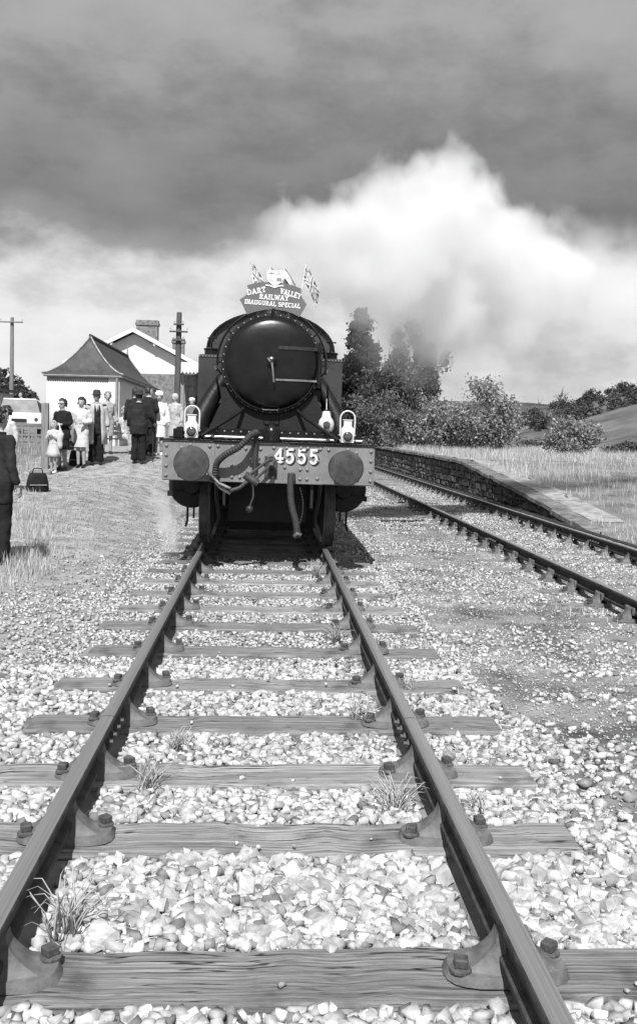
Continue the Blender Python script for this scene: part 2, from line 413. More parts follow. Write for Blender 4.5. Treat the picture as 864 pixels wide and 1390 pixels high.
parts = [scatter(38000, -2.3, 3.4, 2.0, 6.6, .018, .078, forms_near, d_main),
         scatter(26000, -2.4, 3.4, 2.2, 7.0, .010, .026, forms_far, lambda x, y: .9+0*x, .004),
         scatter(24000, .9, 4.6, 6.5, 16, .010, .030, forms_far, lambda x, y: .8+0*x, -.002),
         scatter(10000, -1.3, 1.8, 2.0, 4.4, .025, .075, forms_near, d_main, .008),
         scatter(52000, -3.2, 5.6, 6.6, 12.5, .022, .066, forms_far, d_main),
         scatter(9000, -2.4, -.8, 12.5, 18, .02, .05, forms_far, d_main),
         scatter(36000, .9, 5.6, 12.5, 30, .03, .075, forms_far, d_main)]
o = 0; Vs = []; Fs = []; Ts = []
for v, f_, t_ in parts:
    Vs.append(v); Fs.append(f_+o); Ts.append(t_); o += len(v)
loose = link('ballast_stones', np_mesh('ballast_stones', np.concatenate(Vs), np.concatenate(Fs), m_stone_s, np.concatenate(Ts)), ballast)
tag(loose, kind='stuff')
# the stones that show largest are single pieces
cnt = 0
while cnt < 300:
    yy = rnd.uniform(2.62, 3.75); xx = rnd.uniform(-.36*yy, .45*yy)
    if near_sleeper(np.array([xx]), np.array([yy]))[0]: continue
    sz = rnd.uniform(.036, .072)
    if rnd.random() < .04: sz = rnd.uniform(.08, .095)
    o = link('stone', rnd.choice(stone_meshes), ballast, (xx, yy, gz(xx, yy)+.03+sz*.15), (rnd.uniform(-.4, .4), rnd.uniform(-.4, .4), rnd.uniform(0, 6.3)))
    o.scale = (sz, sz*rnd.uniform(.8, 1.1), sz*rnd.uniform(.8, 1.2)); cnt += 1

# ------------------------------------------------------------------ track
m_rail_top = mat('rail_running_face', 0.46, 0.13, 6, 0.40, 0.10, 120, metal=0.85, stretch=(22, .12, 6))
m_rail = mat('rusty_rail_side', 0.045, 0.4, 14, 0.8, 0.5, 80, spec=0.3)
m_chair = mat('cast_iron_chair', 0.11, 0.35, 14, 0.75, 0.5, 120, spec=0.4, bdist=.004)
m_bolt = mat('rusty_bolt', 0.07, 0.4, 30, 0.7, 0.3, 150)
m_key = mat('oak_key', 0.10, 0.3, 20, 0.85)
def sleeper_mat(name, base):
    m = bpy.data.materials.new(name); m.use_nodes = True; t = m.node_tree; b = t.nodes['Principled BSDF']
    c = N(t, 'ShaderNodeTexCoord'); mp = N(t, 'ShaderNodeMapping'); mp.inputs['Scale'].default_value = (.7, 48, 48)
    oi = N(t, 'ShaderNodeObjectInfo'); cb = N(t, 'ShaderNodeCombineXYZ'); mu = N(t, 'ShaderNodeMath', operation='MULTIPLY'); mu.inputs[1].default_value = 37.0
    t.links.new(oi.outputs['Random'], mu.inputs[0]); t.links.new(mu.outputs[0], cb.inputs[0]); t.links.new(mu.outputs[0], cb.inputs[1]); t.links.new(cb.outputs[0], mp.inputs['Location'])
    t.links.new(c.outputs['Object'], mp.inputs['Vector'])
    n1 = N(t, 'ShaderNodeTexNoise'); n1.inputs['Scale'].default_value = 1.6; n1.inputs['Detail'].default_value = 8; n1.inputs['Roughness'].default_value = .65; n1.inputs['Distortion'].default_value = .15
    t.links.new(mp.outputs[0], n1.inputs['Vector'])
    n2 = N(t, 'ShaderNodeTexNoise'); n2.inputs['Scale'].default_value = 3.2; n2.inputs['Detail'].default_value = 6; t.links.new(c.outputs['Object'], n2.inputs['Vector'])
    cr = ramp(t, [(0.30, base*.12), (0.40, base*.62), (.54, base*1.0), (.72, base*1.6)]); t.links.new(n1.outputs['Fac'], cr.inputs[0])
    c2 = ramp(t, [(0.32, .38), (.45, .9), (.58, 1.05), (.75, 1.35)]); t.links.new(n2.outputs['Fac'], c2.inputs[0])
    mm = N(t, 'ShaderNodeMix', data_type='RGBA', blend_type='MULTIPLY'); mm.inputs['Factor'].default_value = 1
    t.links.new(cr.outputs[0], mm.inputs['A']); t.links.new(c2.outputs[0], mm.inputs['B'])
    mr = N(t, 'ShaderNodeMapRange'); mr.inputs['To Min'].default_value = .8; mr.inputs['To Max'].default_value = 1.2; t.links.new(oi.outputs['Random'], mr.inputs[0])
    m3 = N(t, 'ShaderNodeMix', data_type='RGBA', blend_type='MULTIPLY'); m3.inputs['Factor'].default_value = 1
    t.links.new(mm.outputs['Result'], m3.inputs['A']); t.links.new(mr.outputs[0], m3.inputs['B'])
    # drying splits that run with the grain
    m4p = N(t, 'ShaderNodeMapping'); m4p.inputs['Scale'].default_value = (1.1, 20, 20); t.links.new(cb.outputs[0], m4p.inputs['Location']); t.links.new(c.outputs['Object'], m4p.inputs['Vector'])
    n3 = N(t, 'ShaderNodeTexNoise'); n3.inputs['Scale'].default_value = 1.3; n3.inputs['Detail'].default_value = 3; t.links.new(m4p.outputs[0], n3.inputs['Vector'])
    c3 = ramp(t, [(.475, 1.0), (.492, .10), (.508, .10), (.525, 1.0)]); t.links.new(n3.outputs['Fac'], c3.inputs[0])
    c4 = ramp(t, [(.50, 1.0), (.60, 0.0)]); t.links.new(n2.outputs['Fac'], c4.inputs[0])
    m5 = N(t, 'ShaderNodeMix', data_type='RGBA'); t.links.new(c4.outputs[0], m5.inputs['Factor']); t.links.new(c3.outputs[0], m5.inputs['A']); m5.inputs['B'].default_value = (1, 1, 1, 1)
    m6 = N(t, 'ShaderNodeMix', data_type='RGBA', blend_type='MULTIPLY'); m6.inputs['Factor'].default_value = 1; t.links.new(m3.outputs['Result'], m6.inputs['A']); t.links.new(m5.outputs['Result'], m6.inputs['B']); m3 = m6
    t.links.new(m3.outputs['Result'], b.inputs['Base Color']); b.inputs['Roughness'].default_value = .9; b.inputs['Specular IOR Level'].default_value = .2
    bp = N(t, 'ShaderNodeBump'); bp.inputs['Strength'].default_value = 1.0; bp.inputs['Distance'].default_value = .012
    t.links.new(n1.outputs['Fac'], bp.inputs['Height']); t.links.new(bp.outputs[0], b.inputs['Normal'])
    return m
m_sleeper = sleeper_mat('weathered_timber', 0.25)
RS = .7525
def sleeper_mesh(seed):
    r = random.Random(seed); b = MB(); n = 19; V = []
    for i in range(n):
        x = -1.295+2.59*i/(n-1)+(r.uniform(-.03, .03) if i in (0, n-1) else 0); j = lambda a: r.uniform(-a, a)
        y0, y1, zt = -.148+j(.009), .148+j(.009), -.19+j(.006); c = r.uniform(.006, .024)
        V += [(x, y0, -.33), (x, y0+j(.004), zt-c), (x, y0+c, zt+j(.003)), (x, y1-c, zt+j(.003)), (x, y1, zt-c), (x, y1, -.33)]
    fs = [tuple(range(5, -1, -1)), tuple((n-1)*6+k for k in range(6))]
    for i in range(n-1):
        for k in range(6): fs.append((i*6+k, i*6+(k+1) % 6, (i+1)*6+(k+1) % 6, (i+1)*6+k))
    b.add(V, fs); return b.mesh('sleeper', m_sleeper, smooth=False)
sleeper_meshes = [sleeper_mesh(s) for s in range(7)]
def chair_mesh():
    # local x points to the inside of the track, z=0 at sleeper top, rail at x=0
    b = MB()
    ell = [(.205*math.copysign(abs(math.cos(a))**.6, math.cos(a)), .105*math.copysign(abs(math.sin(a))**.75, math.sin(a))) for a in [2*math.pi*i/20 for i in range(20)]]
    lo = [(x, y, 0.0) for x, y in ell]; hi = [(x*.93, y*.9, .028) for x, y in ell]; n = 20
    b.add(lo+hi, [tuple(range(n))[::-1], tuple(range(n, 2*n))]+[(i, (i+1) % n, (i+1) % n+n, i+n) for i in range(n)])
    def jaw(sign, x_in, h, reach, w0, w1):
        V = []; fs = []; k = 8
        for i in range(k+1):
            t = i/k; z = .02+h*t; xo = x_in+(reach)*(1-t)**2.1+.022; w = w0+(w1-w0)*t**.7
            V += [(sign*x_in, -w, z), (sign*xo, -w*.62, z), (sign*xo, w*.62, z), (sign*x_in, w, z)]
        for i in range(k):
            for q in range(4): fs.append((i*4+q, i*4+(q+1) % 4, (i+1)*4+(q+1) % 4, (i+1)*4+q))
        fs += [(0, 1, 2, 3), tuple(k*4+q for q in (3, 2, 1, 0))]
        b.add(V, fs)
    jaw(1, .013, .118, .125, .095, .042)          # inner jaw, tight to the web
    jaw(-1, .052, .105, .10, .09, .055)         # outer jaw, leaves room for the key
    return b.mesh('rail_chair', m_chair, smooth=True)
chair_me = chair_mesh()
bb = MB(); bb.box(-.021, .021, -.021, .021, .012, .040, c=.004); bb.lathe([(.034, 0), (.034, .008), (.022, .014)], n=12)
bolt_me = bb.mesh('bolt', m_bolt, smooth=False)
bb = MB(); bb.box(-.018, .018, -.10, .10, -.034, .034, c=.007); key_me = bb.mesh('wooden_key', m_key, smooth=False)
def rail_mesh(L_):
    half = [(0, 0), (.022, -.0015), (.031, -.006), (.035, -.014), (.035, -.036), (.030, -.043), (.0105, -.054), (.0095, -.100), (.029, -.110), (.034, -.116), (.034, -.135), (.028, -.143), (0, -.145)]
    poly = half+[(-x, z) for x, z in half[-2:0:-1]]
    n = len(poly); b = MB(); ny = max(2, int(L_/1.0)); V = []
    for i in range(ny+1):
        V += [(x, L_*i/ny, z) for x, z in poly]
    b.add(V, [tuple(range(n)), tuple(ny*n+k for k in range(n))[::-1]], 1)
    for i in range(ny):
        for k in range(n):
            top = k in (0, 1, n-1, n-2)
            b.add([], []); b.f.append((i*n+k, (i+1)*n+k, (i+1)*n+(k+1) % n, i*n+(k+1) % n)); b.m.append(0 if top else 1)
    return b.mesh('rail', [m_rail_top, m_rail], smooth=True)
def fishplate_mesh():
    b = MB(); b.prism([(0, -.052), (.010, -.058), (.014, -.075), (.010, -.097), (0, -.103)], -.23, .23, 'y'); return b.mesh('fishplate', m_rail)
fish_me = fishplate_mesh()
bb = MB(); bb.lathe([(.019, 0), (.019, .018), (.011, .019), (.011, .034)], axis='x', n=6); fbolt_me = bb.mesh('fish_bolt', m_bolt, smooth=False)

def track(label, cx, rows, joints, y_end, chairs_to, bolts_to, seed, sink=0.0):
    r = random.Random(seed)
    t = thing('railway_track', label, 'track', (cx, 0, 0))
    js = [-2.0]+joints+[y_end]
    for s in (-1, 1):
        for a, b in zip(js[:-1], js[1:]):
            rl = link('rail', rail_mesh(b-a-.008), t, (s*RS, a+.004, 0))
            if a > -1.9:
                for side in (-1, 1):
                    fp = link('fishplate', fish_me, rl, (side*.0105, -.004, 0)); fp.scale = (side, 1, 1)
                    for q in (-.17, -.06, .06, .17):
                        link('fish_bolt', fbolt_me, rl, (side*.022, q-.004, -.076)).scale = (side, 1, 1)
    for y in rows:
        sl = link('sleeper', r.choice(sleeper_meshes), t, (r.uniform(-.03, .03), y, r.uniform(-.006, .002)-sink), (0, 0, r.uniform(-.012, .012)))
        if r.random() < .5: sl.scale = (-1, 1, 1)
        if y > chairs_to: continue
        fl = -1 if sl.scale[0] < 0 else 1
        for s in (-1, 1):
            dxx = s*RS*1.0-sl.location.x
            ch = link('rail_chair', chair_me, sl, (fl*dxx, 0, -.187+sink*.0)); ch.scale = (-s*fl*.93, .93, 1)
            if y < bolts_to:
                for q in (-.145, .145): link('bolt', bolt_me, sl, (fl*(dxx+q), (.045 if q > 0 else -.04), -.16), (0, 0, r.uniform(0, 1.5)))
                link('wooden_key', key_me, sl, (fl*(dxx+s*.0345), r.uniform(-.03, .03), -.092))
    return t
main_track = track('bullhead railway track with rusty chairs on timber sleepers under the locomotive', 0, SLEEPERS, [4.72, 23.0], 44, 44, 16, 1)
side_track = track('second railway track running beside the stone platform wall', 4.1, SL2, [13.7, 32], 62, 50, 18, 2, sink=.022)

# point rodding beside the platform wall
rod = thing('point_rodding', 'thin iron rodding on low stools between track and stone platform wall', 'rodding', (5.28, 12, -.2))
m_iron = mat('dark_iron', 0.05, 0.3, 10, .7, metal=.2)
for k, xx in enumerate((0, .07)):
    MB().tube([(xx, 0, .10), (xx, 15, .10), (xx, 34, .10)], .014, 6).build('rod', m_iron, rod)
for i in range(14):
    b = MB(); b.box(-.05, .12, -.03, .03, -.1, .02, c=.005); b.box(-.03, -.018, -.02, .02, .02, .14); b.box(.088, .10, -.02, .02, .02, .14); b.cyl((-.04, 0, .072), (.11, 0, .072), .011, 8)
    b.build('stool', m_iron, rod, loc=(0, .6+2.4*i, 0))

# ------------------------------------------------------------------ stone platform on the right
m_rubble = mat('rubble_stone', 0.10, 0.45, 9, 0.9, 0.7, 40, rand=.45, bdist=.02, spec=.2)
m_rubble_s = mat('rubble_far', 0.13, 0.45, 9, 0.9, 0.7, 40, bdist=.02, spec=.2, attr='tone')
m_mortar = mat('dark_mortar', 0.03, .4, 12, .95, .6, 60)
m_coping = mat('coping_slab', 0.15, .35, 5, .9, .6, 40, rand=.18, spec=.2)
plat = thing('stone_platform', 'old low railway platform of dark rubble stone with a ramp at its end', 'platform', (5.6, 16.2, -.2))
PXW = 5.6
def ptop(y): return float(np.interp(y, RY, RZ))
b = MB(); ysn = list(np.arange(16.3, 62.5, .7)); V = []; 
for y in ysn:
    zt = ptop(y)-.03
    V += [(PXW+.05, y, -.45), (PXW+.05, y, zt), (PXW+.40, y, zt), (PXW+.40, y, -.45)]
n = len(ysn); fs = [(0, 1, 2, 3), tuple((n-1)*4+k for k in (3, 2, 1, 0))]
for i in range(n-1):
    for k in range(4): fs.append((i*4+k, i*4+(k+1) % 4, (i+1)*4+(k+1) % 4, (i+1)*4+k))
b.add([(x-5.6, y-16.2, z+.2) for x, y, z in V], fs); b.build('wall_core', m_mortar, plat, smooth=False)
def rub_shape(seed):
    r = random.Random(seed); pts = []
    for sy in (-.5, .5):
        for sz in (-.5, .5):
            for _ in range(3): pts.append((-.5+r.uniform(0, .35), sy*r.uniform(.6, 1), sz*r.uniform(.6, 1)))
            pts.append((.5, sy, sz))
    b = MB(); b.hull(pts); return b
rub_mesh = [rub_shape(700+i).mesh('stone', m_rubble, smooth=False) for i in range(12)]
rub_tri = []
for i in range(12):
    me = rub_mesh[i]; me.calc_loop_triangles()
    rub_tri.append((np.array([v.co[:] for v in me.vertices]), np.array([q.vertices[:] for q in me.loop_triangles])))
rs = []
z = -.27
while z < .62:
    hgt = rnd.uniform(.11, .21); y = 16.4+rnd.uniform(-.1, .1)
    while y < 62:
        w = rnd.uniform(.11, .46); zt = ptop(y)-.07
        h2 = min(hgt, zt-z)
        if h2 > .05:
            if h2 > .13 and rnd.random() < .3:
                q_ = rnd.uniform(.4, .6); rs.append((y+w/2, z+h2*q_/2, w*.95, h2*q_*.9)); rs.append((y+w/2, z+h2*(q_+1)/2, w*.95, h2*(1-q_)*.9))
            else: rs.append((y+w/2, z+h2/2+rnd.uniform(-.015, .015), w*rnd.uniform(.86, 1.0), h2*rnd.uniform(.82, 1.05)))
        y += w
    z += hgt
rs.sort(); far = ([], [], []); o = 0
for i, (y, zc, w, h) in enumerate(rs):
    k = rnd.randrange(12); dx_ = rnd.uniform(-.018, .018)
    if i < 300:
        q = link('stone', rub_mesh[k], plat, (PXW-5.6+.035+dx_, y-16.2, zc+.2), (rnd.uniform(-.06, .06), 0, 0)); q.scale = (.12, w, h)
    else:
        FV, FT = rub_tri[k]; P = FV*np.array([.12, w, h])+np.array([PXW-5.6+.035+dx_, y-16.2, zc+.2])
        far[0].append(P); far[1].append(FT+o); far[2].append(np.full(len(FT), rnd.uniform(.55, 1.45))); o += len(FV)
tag(link('distant_stones', np_mesh('distant_stones', np.concatenate(far[0]), np.concatenate(far[1]), m_rubble_s, np.concatenate(far[2])), plat), kind='stuff')
y = 16.0
while y < 62:
    w = rnd.uniform(.40, .95); dj = rnd.uniform(-.018, .012); z0, z1 = ptop(y)+dj, ptop(y+w)+dj+rnd.uniform(-.008, .008); j = rnd.uniform(-.03, .02); t0 = .075
    yy0, yy1 = y+.006-16.2, y+w-.006-16.2
    pts = []
    for yy, zz in ((yy0, z0), (yy1, z1)):
        pts += [(-.06+j, yy, zz+.2-.055), (-.05+j, yy, zz+.2+.022), (.33+j, yy, zz+.2+.03), (.33+j, yy, zz+.2-.055)]
    MB().hull(pts).build('coping_slab', m_coping, plat, smooth=False); y += w
# trodden gravel strip behind the coping
ysn = np.arange(17.0, 62, .4); xsn = np.arange(5.95, 6.6, .2)
X, Y = np.meshgrid(xsn, ysn); Z = ground_z(X, Y)+.010
V = np.stack([X.ravel(), Y.ravel(), Z.ravel()], 1); nx = len(xsn)
i = (np.arange(nx-1)[None, :]+np.arange(len(ysn)-1)[:, None]*nx).ravel()
tag(link('platform_path', np_mesh('platform_path', V, np.stack([i, i+1, i+1+nx, i+nx], 1), m_path, smooth=True)), kind='structure')

# small pebbles strewn over the path
def d_path(x, y): return (.25+.75*vnoise(x, y, .6, 15))*(1-.75*sstep(1.5, .9, -x))
v, f_, t_ = scatter(36000, -5.4, -1.2, 8, 27, .010, .038, forms_far, d_path, -.004)
tag(link('path_pebbles', np_mesh('path_pebbles', v, f_, m_stone_p, t_*.8), path), kind='stuff')

# stray ballast lying on the sleepers
vs_, fs_, ts_, o = [], [], [], 0
for s in SLEEPERS[1:16]:
    n = rnd.randrange(3, 8)
    for _ in range(n):
        xx = rnd.uniform(-1.25, 1.25)
        if abs(abs(xx)-RS) < .24 and rnd.random() < .8: continue
        FV, FT = rnd.choice(forms_near); sz = rnd.uniform(.012, .032); a = rnd.uniform(0, 6.28)
        P = FV*sz; P = np.stack([P[:, 0]*math.cos(a)-P[:, 1]*math.sin(a)+xx, P[:, 0]*math.sin(a)+P[:, 1]*math.cos(a)+s+rnd.choice((-1, 1))*rnd.uniform(.03, .12), P[:, 2]-.187+sz*.25], 1)
        vs_.append(P); fs_.append(FT+o); ts_.append(np.full(len(FT), rnd.uniform(.5, 1.25))); o += len(FV)
tag(link('stray_stones', np_mesh('stray_stones', np.concatenate(vs_), np.concatenate(fs_), m_stone_s, np.concatenate(ts_)), ballast), kind='stuff')

# ------------------------------------------------------------------ stroke lettering (slab serif, cut as raised letters)
def arc(cx, cz, rx, rz, a0, a1, n=9):
    return [(cx+rx*math.cos(R(a0+(a1-a0)*i/n)), cz+rz*math.sin(R(a0+(a1-a0)*i/n))) for i in range(n+1)]
S_ = arc(.3, .74, .24, .22, 30, 270)+arc(.3, .26, .26, .26, 90, -150)[1:]
GL = {
 'A': (.74, [[(.08, 0), (.37, 1), (.66, 0)], [(.2, .32), (.54, .32)]], [(.08, 0), (.66, 0)]),
 'C': (.66, [arc(.36, .5, .30, .5, 48, 312, 14)], []),
 'D': (.70, [[(.12, 0), (.12, 1)], [(.12, 1)]+arc(.26, .5, .36, .5, 90, -90, 12)+[(.12, 0)]], [(.07, 0), (.07, 1)]),
 'E': (.62, [[(.12, 0), (.12, 1)], [(.12, 1), (.54, 1), (.54, .85)], [(.12, .52), (.42, .52)], [(.12, 0), (.56, 0), (.56, .17)]], []),
 'G': (.72, [arc(.36, .5, .30, .5, 48, 320, 14)+[(.62, .42), (.40, .42)]], []),
 'I': (.36, [[(.18, 0), (.18, 1)]], [(.18, 0), (.18, 1)]),
 'L': (.60, [[(.14, 0), (.14, 1)], [(.14, 0), (.54, 0), (.54, .2)]], [(.14, 1)]),
 'N': (.74, [[(.14, 0), (.14, 1), (.60, 0), (.60, 1)]], [(.14, 0), (.12, 1), (.60, 1)]),
 'P': (.64, [[(.14, 0), (.14, 1)], [(.14, 1), (.32, 1)]+arc(.32, .74, .24, .26, 90, -90, 9)+[(.14, .48)]], [(.14, 0)]),
 'R': (.70, [[(.14, 0), (.14, 1)], [(.14, 1), (.32, 1)]+arc(.32, .75, .22, .25, 90, -90, 9)+[(.14, .5)], [(.34, .5), (.60, 0)]], [(.14, 0), (.62, 0)]),
 'S': (.60, [S_], []),
 'T': (.66, [[(.33, 0), (.33, 1)], [(.06, .82), (.06, 1), (.60, 1), (.60, .82)]], [(.33, 0)]),
 'U': (.74, [[(.14, 1), (.14, .3)]+arc(.37, .28, .23, .28, 180, 360, 9)+[(.60, 1)]], [(.14, 1), (.60, 1)]),
 'V': (.72, [[(.08, 1), (.36, 0), (.64, 1)]], [(.08, 1), (.64, 1)]),
 'W': (.98, [[(.08, 1), (.28, 0), (.49, .9), (.70, 0), (.90, 1)]], [(.08, 1), (.90, 1)]),
 'Y': (.72, [[(.08, 1), (.36, .46), (.64, 1)], [(.36, .46), (.36, 0)]], [(.08, 1), (.64, 1), (.36, 0)]),
 '4': (.74, [[(.54, 0), (.54, 1), (.04, .30), (.72, .30)]], [(.54, 0)]),
 '5': (.66, [[(.56, 1), (.16, 1), (.14, .56)]+arc(.32, .32, .26, .32, 118, -140, 14)], []),
}
def glyph(b, ch, ox, oz, h, t, y0, y1, ang=0.0, mi=0, sx=1.0):
    w, strokes, serifs = GL[ch]; ca, sa = math.cos(ang), math.sin(ang); k = 0
    segs = []
    for st in strokes:
        for p, q in zip(st[:-1], st[1:]): segs.append((p, q, t))
    for x, z in serifs:
        d = .17; zz = z-.03 if z > .5 else z+.03
        segs.append(((x-d, zz), (x+d, zz), t*.62))
    for (ax, az), (bx_, bz), tt in segs:
        dx_, dz_ = (bx_-ax)*sx, bz-az; l = math.hypot(dx_, dz_) or 1e-6; ux, uz = dx_/l, dz_/l; e = tt*.42
        nx_, nz_ = -uz*tt/2, ux*tt/2
        poly = [(ax*sx-ux*e+nx_, az-uz*e+nz_), (bx_*sx+ux*e+nx_, bz+uz*e+nz_), (bx_*sx+ux*e-nx_, bz+uz*e-nz_), (ax*sx-ux*e-nx_, az-uz*e-nz_)]
        pp = [(ox+(x*ca-z*sa)*h, oz+(x*sa+z*ca)*h) for x, z in poly]
        b.prism(pp, y0-k*.00022, y1, 'y', mi); k += 1
    return w*sx
def word(parent, text, cx, z, h, t, y0, y1, m, total=None, bend=0.0, tilt=0.0, gap=.10, sp=.42):
    ws = [(GL[c][0]+gap if c != ' ' else sp) for c in text]; tw = sum(ws)*h
    sx = (total/tw) if total else 1.0
    x = -tw*sx/2
    for c, w in zip(text, ws):
        if c != ' ':
            mid = x+w*h*sx/2; zz = z+bend*mid*mid+tilt*mid; a = math.atan(2*bend*mid+tilt)
            b = MB(); glyph(b, c, cx+x, z+bend*mid*mid+tilt*mid-math.tan(a)*w*h*sx/2, h, t, y0, y1, a, sx=sx)
            b.build('letter' if c.isalpha() else 'digit', m, parent, smooth=False)
        x += w*h*sx

# ------------------------------------------------------------------ the locomotive (local y=0 at the buffer beam, z=0 on the rails)
m_black = mat('loco_black_gloss', 0.007, .35, 5, .30, .12, 20, spec=.32)
m_smoke = mat('smokebox_black', 0.010, .35, 5, .45, .25, 30, spec=.3)
m_strap = mat('worn_strap', 0.022, .4, 14, .4, .2, 40, spec=.5)
m_green = mat('loco_tank_paint', 0.042, .22, 3, .38, .1, 15, spec=.35)
m_under = mat('oily_frames', 0.006, .4, 8, .6, .3, 40, spec=.4)
m_red = mat('buffer_beam_paint', 0.19, .14, 5, .42, .12, 60, spec=.4)
m_steel = mat('bright_steel', 0.36, .3, 12, .32, .1, 60, metal=.9)
m_worn = mat('worn_buffer_steel', 0.042, .55, 8, .5, .2, 90, metal=.1, detail=10)
m_hose = mat('rubber_hose', 0.028, .25, 20, .7, .3, 60)
m_white = mat('white_paint', 0.58, .05, 8, .45)
m_shadow = mat('numeral_shadow_black', 0.012, .1, 8, .5)
m_lens = mat('lamp_lens', 0.06, .3, 10, .08, spec=.9)
loco = thing('steam_locomotive', 'black steam tank locomotive numbered 4555 seen from the smokebox end', 'locomotive', (.03, 11.0, 0))
loco.rotation_euler = (0, R(.55), 0)
BZ0, BZ1, BX = .83, 1.285, 1.215
beam = MB().box(-BX, BX, 0, .045, BZ0, BZ1, c=.004).build('buffer_beam', m_red, loco, smooth=False)
# flanking doubler plates stand proud
for s in (-1, 1):
    MB().box(s*.91-.29, s*.91+.29, -.009, -.001, BZ0+.008, BZ1-.008, c=.002).build('doubler_plate', m_red, beam, smooth=False)
rv = MB(); rv.lathe([(.021, 0), (.020, -.008), (.014, -.016), (.005, -.020)], axis='y', n=10); riv_me = rv.mesh('rivet', m_red, smooth=True)
rpos = []
for s in (-1, 1):
    rpos += [(s*1.17, z) for z in (.89, 1.0, 1.12, 1.23)]+[(s*1.0, 1.21), (s*1.02, .90), (s*.96, 1.12), (s*1.02, 1.02)]+[(s*.90, 1.245), (s*.68, 1.235), (s*.585, 1.24), (s*.56, .9), (s*.56, 1.1)]
rpos += [(-.42, 1.24), (-.42, 1.02), (-.42, .89), (-.33, .89), (-.33, 1.02), (-.27, 1.22), (-.1, 1.22), (.05, 1.24), (.05, .9), (.07, 1.1), (.18, 1.02), (.2, 1.24), (.36, 1.245), (.44, 1.245), (.52, 1.2), (.36, .89), (.36, 1.0), (.44, .89), (.44, 1.0), (-.02, .9), (-.05, 1.05)]
for x, z in rpos: link('rivet', riv_me, beam, (x, -.0095 if abs(x) > .62 else -.0005, z))
# numerals with a painted shadow
x = .05; 
for c in '4555':
    b = MB(); glyph(b, c, x+.016, 1.060, .150, .22, -.0022, -.0012, sx=.98); b.build('digit_shadow', m_shadow, beam, smooth=False)
    b = MB(); w = glyph(b, c, x, 1.075, .150, .19, -.0075, -.0045, sx=.95); b.build('digit', m_white, beam, smooth=False); x += .137
# buffers
for s in (-1, 1):
    bf = MB(); bx_ = s*.85; bz = 1.045
    bf.lathe([(.17, .0), (.17, -.02), (.13, -.03), (.115, -.16), (.105, -.28), (.10, -.30)], (bx_, -.010, bz), 'y', 24)
    buf = bf.build('buffer', m_under, loco)
    MB().lathe([(.062, -.30), (.062, -.42)], (bx_, -.010, bz), 'y', 16).build('plunger', m_steel, buf)
    MB().lathe([(.06, -.40), (.19, -.425), (.196, -.432), (.196, -.445), (.188, -.455), (.10, -.470), (.035, -.474), (.01, -.4745)], (bx_, -.010, bz), 'y', 36).build('buffer_head', m_worn, buf)
# running plate and raised plate
b = MB(); b.box(-BX-.02, BX+.02, -.03, 1.15, BZ1+.003, BZ1+.022, c=.003); rp = b.build('running_plate', m_black, loco, smooth=False)
MB().box(-1.25, 1.25, 1.152, 10.3, BZ1+.003, BZ1+.03).build('running_plate', m_black, loco, smooth=False)
b = MB(); b.box(-1.10, 1.10, .40, .415, BZ1+.026, BZ1+.16, c=.002); fp_ = b.build('front_footplate_riser', m_black, loco, smooth=False)
for i in range(22): link('rivet', riv_me, fp_, (-1.02+i*.097, .398, BZ1+.125)).scale = (.6, .6, .6)
MB().tube([(-1.10, .385, BZ1+.055), (1.10, .385, BZ1+.055)], .022, 14).build('footplate_highlight_bar', m_steel, loco)  # bright bar added as the highlight along the footplate step
MB().box(-1.10, 1.10, .416, 1.14, BZ1+.14, BZ1+.158).build('upper_footplate', m_black, loco, smooth=False)
b = MB(); b.box(-1.12, -1.0, .20, .33, BZ1+.024, BZ1+.14, c=.01); b.build('lubricator_box', m_black, loco, smooth=False)
# smokebox
SZ, SR, SY = 2.25, .618, .72
b = MB(); b.lathe([(SR-.05, 0), (SR-.012, .004), (SR, .03), (SR, 1.55)], (0, SY, SZ), 'y', 64)
smk = b.build('smokebox', m_smoke, loco)
for i in range(40):
    a = 2*math.pi*i/40
    q = link('rivet', riv_me, smk, ((SR-.028)*math.cos(a), SY+.001, SZ+(SR-.028)*math.sin(a))); q.scale = (.55, .55, .55)
    q = None
MB().lathe([(.548, -.02), (.56, -.045), (.575, -.045), (.585, -.02), (.585, -.001)], (0, SY, SZ), 'y', 64).build('door_ring', m_black, smk)
prof = [(.560, -.022), (.558, -.045), (.538, -.062)]+[(.538*math.cos(R(a)), -.062-.085*math.sin(R(a))) for a in range(10, 90, 10)]+[(.012, -.147)]
door = MB().lathe(prof, (0, SY, SZ), 'y', 64).build('smokebox_door', m_black, loco)
b = MB(); b.lathe([(.075, -.10), (.07, -.155), (.045, -.165), (.035, -.195), (.012, -.20)], (0, SY, SZ), 'y', 24); b.build('dart_boss', m_black, door)
MB().tube([(0, SY-.20, SZ), (.008, SY-.21, SZ-.05), (.03, SY-.20, SZ-.235)], [.016, .014, .012], 8).build('door_handle', m_steel, door)
MB().tube([(0, SY-.185, SZ), (-.03, SY-.19, SZ+.02), (-.05, SY-.18, SZ+.05)], .012, 8).build('door_handle', m_steel, door)
